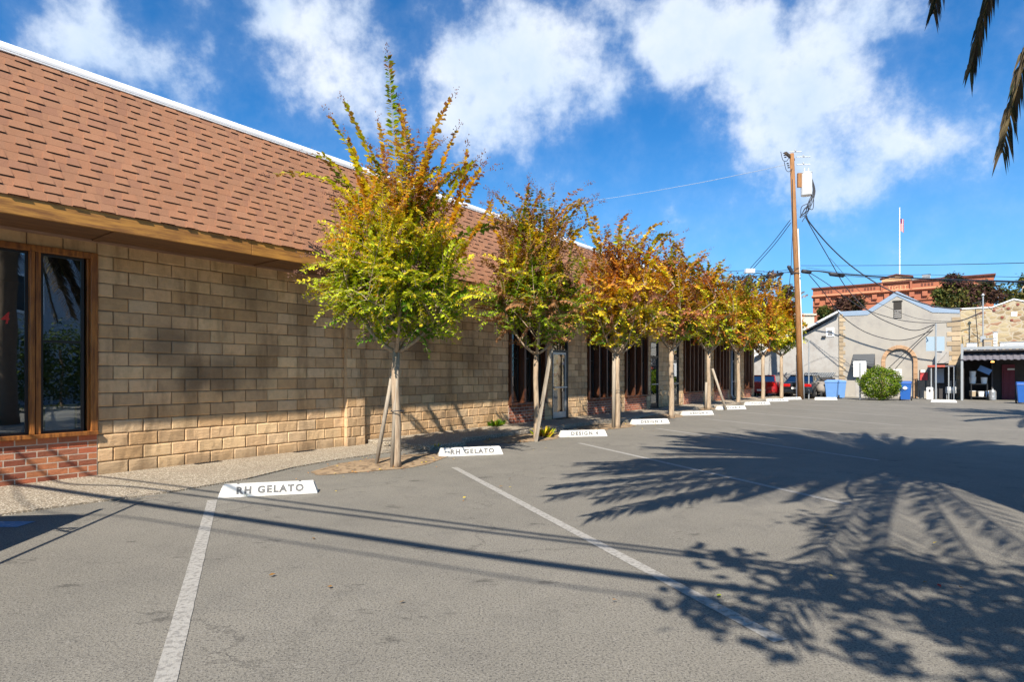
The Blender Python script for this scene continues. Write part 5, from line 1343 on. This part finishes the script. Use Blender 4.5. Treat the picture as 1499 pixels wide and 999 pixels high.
# ------------------------------------------------------------ RED BRICK BUILDING, flag pole, far trees
RO = at(1190, 548, 75); RO.z = 0
def rl_(px, py, e=0.):
    t = (px-749.5)/F; P = RO+FI*e; r = (P.y*t-P.x)/(.7941+.6077*t); Y = P.y-.6077*r
    return r, CH+(HY-py)/F*Y
RB = empty('brick_building', RO, FA, 'large red brick building with corbelled cornice and pale pediment behind the grey gable', 'building')
W_ = rl_(1455, 500)[0]; HT = rl_(1190, 424)[1]
def rowz(py): return rl_(1190, py)[1]
b = MB(); b.box(0, W_, 0, 18, zl, rowz(424)); b.build('wall', M['redbrick'], RB)
b = MB(); b.box(-.15, W_+.15, -.25, 18.2, rowz(424)+.002, rowz(424)+.16); b.build('parapet_cap', M['darkslot'], RB)
b = MB(); b.box(-.1, W_+.1, -.22, -.003, rowz(434.5), rowz(433.3)); b.build('string_course', M['tan'], RB)
b = MB(); b.prism([(-.003, rowz(437.5)), (-.45, rowz(436)), (-.45, rowz(434.7)), (-.003, rowz(434.7))], lambda p: V((-.1, p[0], p[1])), lambda p: V((W_+.1, p[0], p[1]))); b.build('cornice', M['redbrick'], RB)
x = .3
while x < W_-.5: MB().box(x, x+.5, -.3, -.003, rowz(444.5), rowz(438.2)).build('corbel', M['redbrick'], RB); x += 1.25
b = MB(); b.box(0, W_, -.16, -.003, rowz(449.5), rowz(447.8)); b.build('lower_course', M['redbrick'], RB)
b = MB()
for (p0, p1) in ((1203, 1220), (1233, 1251), (1265, 1283), (1348, 1368), (1386, 1400), (1410, 1425)):
    xa = rl_(p0, 430)[0]; xb = rl_(p1, 430)[0]; n = 4
    for k in range(n): x0 = xa+(xb-xa)*k/n; b.box(x0, x0+(xb-xa)/n*.62, -.02, -.003, rowz(431.3), rowz(427.6))
b.build('attic_slot_shade', M['darkslot'], RB)  # flat dark strips: the shade of recessed slots painted on the wall
xa, xb = rl_(1291, 415)[0], rl_(1334, 415)[0]; zc = rowz(424)+.16
xm = (xa+xb)/2; zp = rl_(1313, 407)[1]
b = MB(); b.prism([(xa, zc+.01), (xb, zc+.01), (xb, zc+.35), (xm, zp+.25), (xa, zc+.35)], lambda p: V((p[0], -.3, p[1])), lambda p: V((p[0], .4, p[1]))); b.build('pediment', M['tan'], RB)
b = MB()
for (p, q) in (((xa-.2, zc+.35), (xm, zp+.3)), ((xm, zp+.3), (xb+.2, zc+.35))): b.prism([p, q, (q[0], q[1]+.14), (p[0], p[1]+.14)], lambda u: V((u[0], -.45, u[1])), lambda u: V((u[0], .5, u[1])))
b.build('pediment_cap', M['darkslot'], RB)
b = MB(); b.box(xa-.1, xa+.12, -.28, -.004, rowz(437), rowz(424)); b.build('panel_pilaster', M['redbrick'], RB); b = MB(); b.box(xb-.12, xb+.1, -.28, -.004, rowz(437), rowz(424)); b.build('panel_pilaster', M['redbrick'], RB)
p, f = text_mb('TIGET', .62, 1.25); b = MB(); xs, zs = rl_(1313.5, 421.5)
b.add([(xs+q.x, -.03, zs+q.y) for q in p], f); b.build('stone_lettering', M['tan'], RB)
b = MB(); b.prism([(xa-4, zc-.02), (xb+7, zc-.02), (xb+1, zp+.1), (xa+3, zp+.1)], lambda p: V((p[0], 3, p[1])), lambda p: V((p[0], 17, p[1]))); b.build('roof', mat('pale_roof', (.45, .45, .42), .7, .1, 1), RB)
x_, z_ = rl_(1356, 403, 6); t = empty('rooftop_unit', RO+FD*x_+FI*6+V((0, 0, z_-1.0)), FA, 'dark louvred cooling unit on the red brick building roof', 'roof unit')
b = MB(); b.box(-.42, .42, -.4, .4, 0, 1.0); b.build('casing', M['galv'], t); b = MB()
for k in range(7): b.box(-.36+k*.11, -.31+k*.11, -.43, -.402, .1, .85)
b.box(-.45, .45, -.43, .43, 1.001, 1.06); b.build('grille', M['board'], t)
fx, fz = rl_(1317, 403, 2); fp = RO+FD*fx+FI*2; t = empty('flag_pole', fp+V((0, 0, fz-.6)), 0, 'white flag pole with a hanging striped flag above the red brick building', 'flag pole')
hh = at(1317, 306, fp.y).z-fz+.6
b = MB(); b.tube([(0, 0, 0), (0, 0, hh)], [.07, .045], 8); b.lathe([(.01, 0), (.1, .1), (.01, .2)], (0, 0, hh), 10); b.build('pole', M['white'], t)
zf0 = at(1317, 341, fp.y).z-fz+.6; zf1 = at(1317, 320, fp.y).z-fz+.6
fm = bpy.data.materials.new('flag_cloth'); fm.use_nodes = True; q = N(fm.node_tree); bs = fm.node_tree.nodes['Principled BSDF']
a = q.n('ShaderNodeAttribute', attribute_name='tint').outputs['Color']; q.link(a, bs.inputs['Base Color'])
b = MB(); nn = 13
for k in range(nn):
    x0 = .06+.42*k/nn; x1 = .06+.42*(k+1)/nn; y0 = .07*sin(k*1.9); y1 = .07*sin((k+1)*1.9); cc = (.55, .03, .05) if k % 2 else (.75, .75, .75)
    zz = zf0+(zf1-zf0)*.0; zt2 = zf1-(.1*k/nn); blue = k < 5
    b.add([(x0, y0, zz+.3*(1-k/nn)), (x1, y1, zz+.3*(1-(k+1)/nn)), (x1, y1, zt2-.6), (x0, y0, zt2-.6)], [(0, 1, 2, 3)], cc)
    b.add([(x0, y0, zt2-.6), (x1, y1, zt2-.6), (x1, y1, zt2), (x0, y0, zt2)], [(0, 1, 2, 3)], (.03, .05, .25) if blue else cc)
b.build('flag', fm, t)

def fartree(px, py, rpx, rpy, Y, label, cols, n=3500, L=.32, lobes=6, group='trees beyond the grey building'):
    c = at(px, py, Y); rx = rpx/F*Y; rz = rpy/F*Y
    t = empty('leafy_tree', (c.x, c.y, 0), 0, label, 'tree', group)
    b = MB(); w = MB(); cz = c.z
    w.tube([(0, 0, -.1), (.1, 0, cz*.5), (0, 0, cz)], [.32, .24, .1], 9)
    for k in range(lobes):
        u = V((rnd(-1, 1)*rx*.7, rnd(-1, 1)*rx*.5, rnd(-.75, .75)*rz)); rr = rnd(.38, .6)
        w.tube([V((0, 0, cz-rz*.8)), V((u.x*.5, u.y*.5, cz+u.z*.5)), V((u.x, u.y, cz+u.z))], [.12, .08, .03], 5)
        cc = [random.choice(cols) for _ in range(3)]
        leafball(b, V((u.x, u.y, cz+u.z)), rx*rr, rx*rr, rz*rr*.95, n//lobes, L, cc, .45, None, .5, k*3.3+px)
    w.build('trunk', M['bark'], t, smooth=True); b.build('crown', M['shrub'], t)
PR = [(.07, .032, .028), (.05, .028, .022), (.10, .055, .03), (.05, .055, .02)]
GR = [(.05, .08, .02), (.09, .09, .02), (.04, .06, .02), (.14, .12, .03)]
fartree(1244, 448, 20, 20, 56, 'dark purple-leaved tree rising just above the left parapet of the grey building', PR, 2600, .3)
fartree(1212, 466, 15, 16, 54, 'small dark green tree behind the sloping white eave', GR, 1500, .3)
fartree(1398, 428, 27, 28, 56, 'dark green and bronze tree in front of the red brick building', GR+[PR[0]], 3600, .3, 8)
fartree(1436, 434, 22, 22, 58, 'bronze-purple tree beside the green one in front of the red brick right corner', PR+[GR[0]], 2600, .3, 7)
fartree(1392, 410, 15, 7, 70, 'dark tree top showing just above the red brick roof line', PR, 900, .35, 5)
fartree(1490, 430, 30, 28, 60, 'large dark green tree at the right edge behind the stone gable', GR, 3600, .32, 8)
fartree(1560, 420, 40, 40, 60, 'green tree beyond the right edge behind the stone gable', GR, 2000, .4, 7)
fartree(1095, 440, 38, 34, 75, 'dark purple tree behind the crape myrtles left of the pole', PR, 3000, .4, 8)
fartree(1150, 438, 20, 28, 72, 'dark purple tree behind the utility pole, seen between the gold crowns', PR, 2000, .36, 7)
fartree(1178, 500, 22, 26, 66, 'dark green tree low behind the cream building', GR, 1500, .35, 6)

# ------------------------------------------------------------ behind the camera: what the windows mirror
hb = wp(-1, 20.5); t = empty('tall_hedge', hb, WA, 'tall leafy hedge across the lot, mirrored in the shop windows', 'hedge')
b = MB(); random.seed(4)
for k in range(14): leafball(b, V((-9+k*1.5, rnd(-.3, .3), 1.9)), 1.3, .9, 2.0+rnd(-.3, .4), 2300, .15, [(.05, .10, .02), (.08, .13, .025), (.04, .07, .02), (.12, .15, .04)], .6, .02, .4, k)
b.build('foliage', M['shrub'], t)
b = MB()
for k in range(14): b.tube([(-9+k*1.5, 0, 0), (-9+k*1.5, 0, 2.5)], .06, 6)
b.build('stems', M['bark'], t)
hb = wp(-2, 25); t = empty('clapboard_building', hb, WA, 'pale blue-grey clapboard building across the lot, mirrored in the shop windows', 'building')
b = MB()
for k in range(48): b.prism([(0, k*.15), (-.03, k*.15), (-.005, k*.15+.15), (0, k*.15+.15)], lambda p: V((-12, -p[0], p[1])), lambda p: V((14, -p[0], p[1])))
b.box(-12, 14, -8, -.002, 0, 7.2); b.build('wall', M['clap'], t)
for k in range(6):
    x = -10+k*4; b = MB(); b.box(x, x+1.5, .0, .08, 4.4, 6.3); wn = b.build('window', M['white'], t)
    b = MB(); b.box(x+.12, x+1.38, .081, .09, 4.52, 6.18); b.build('pane', M['black'], wn)
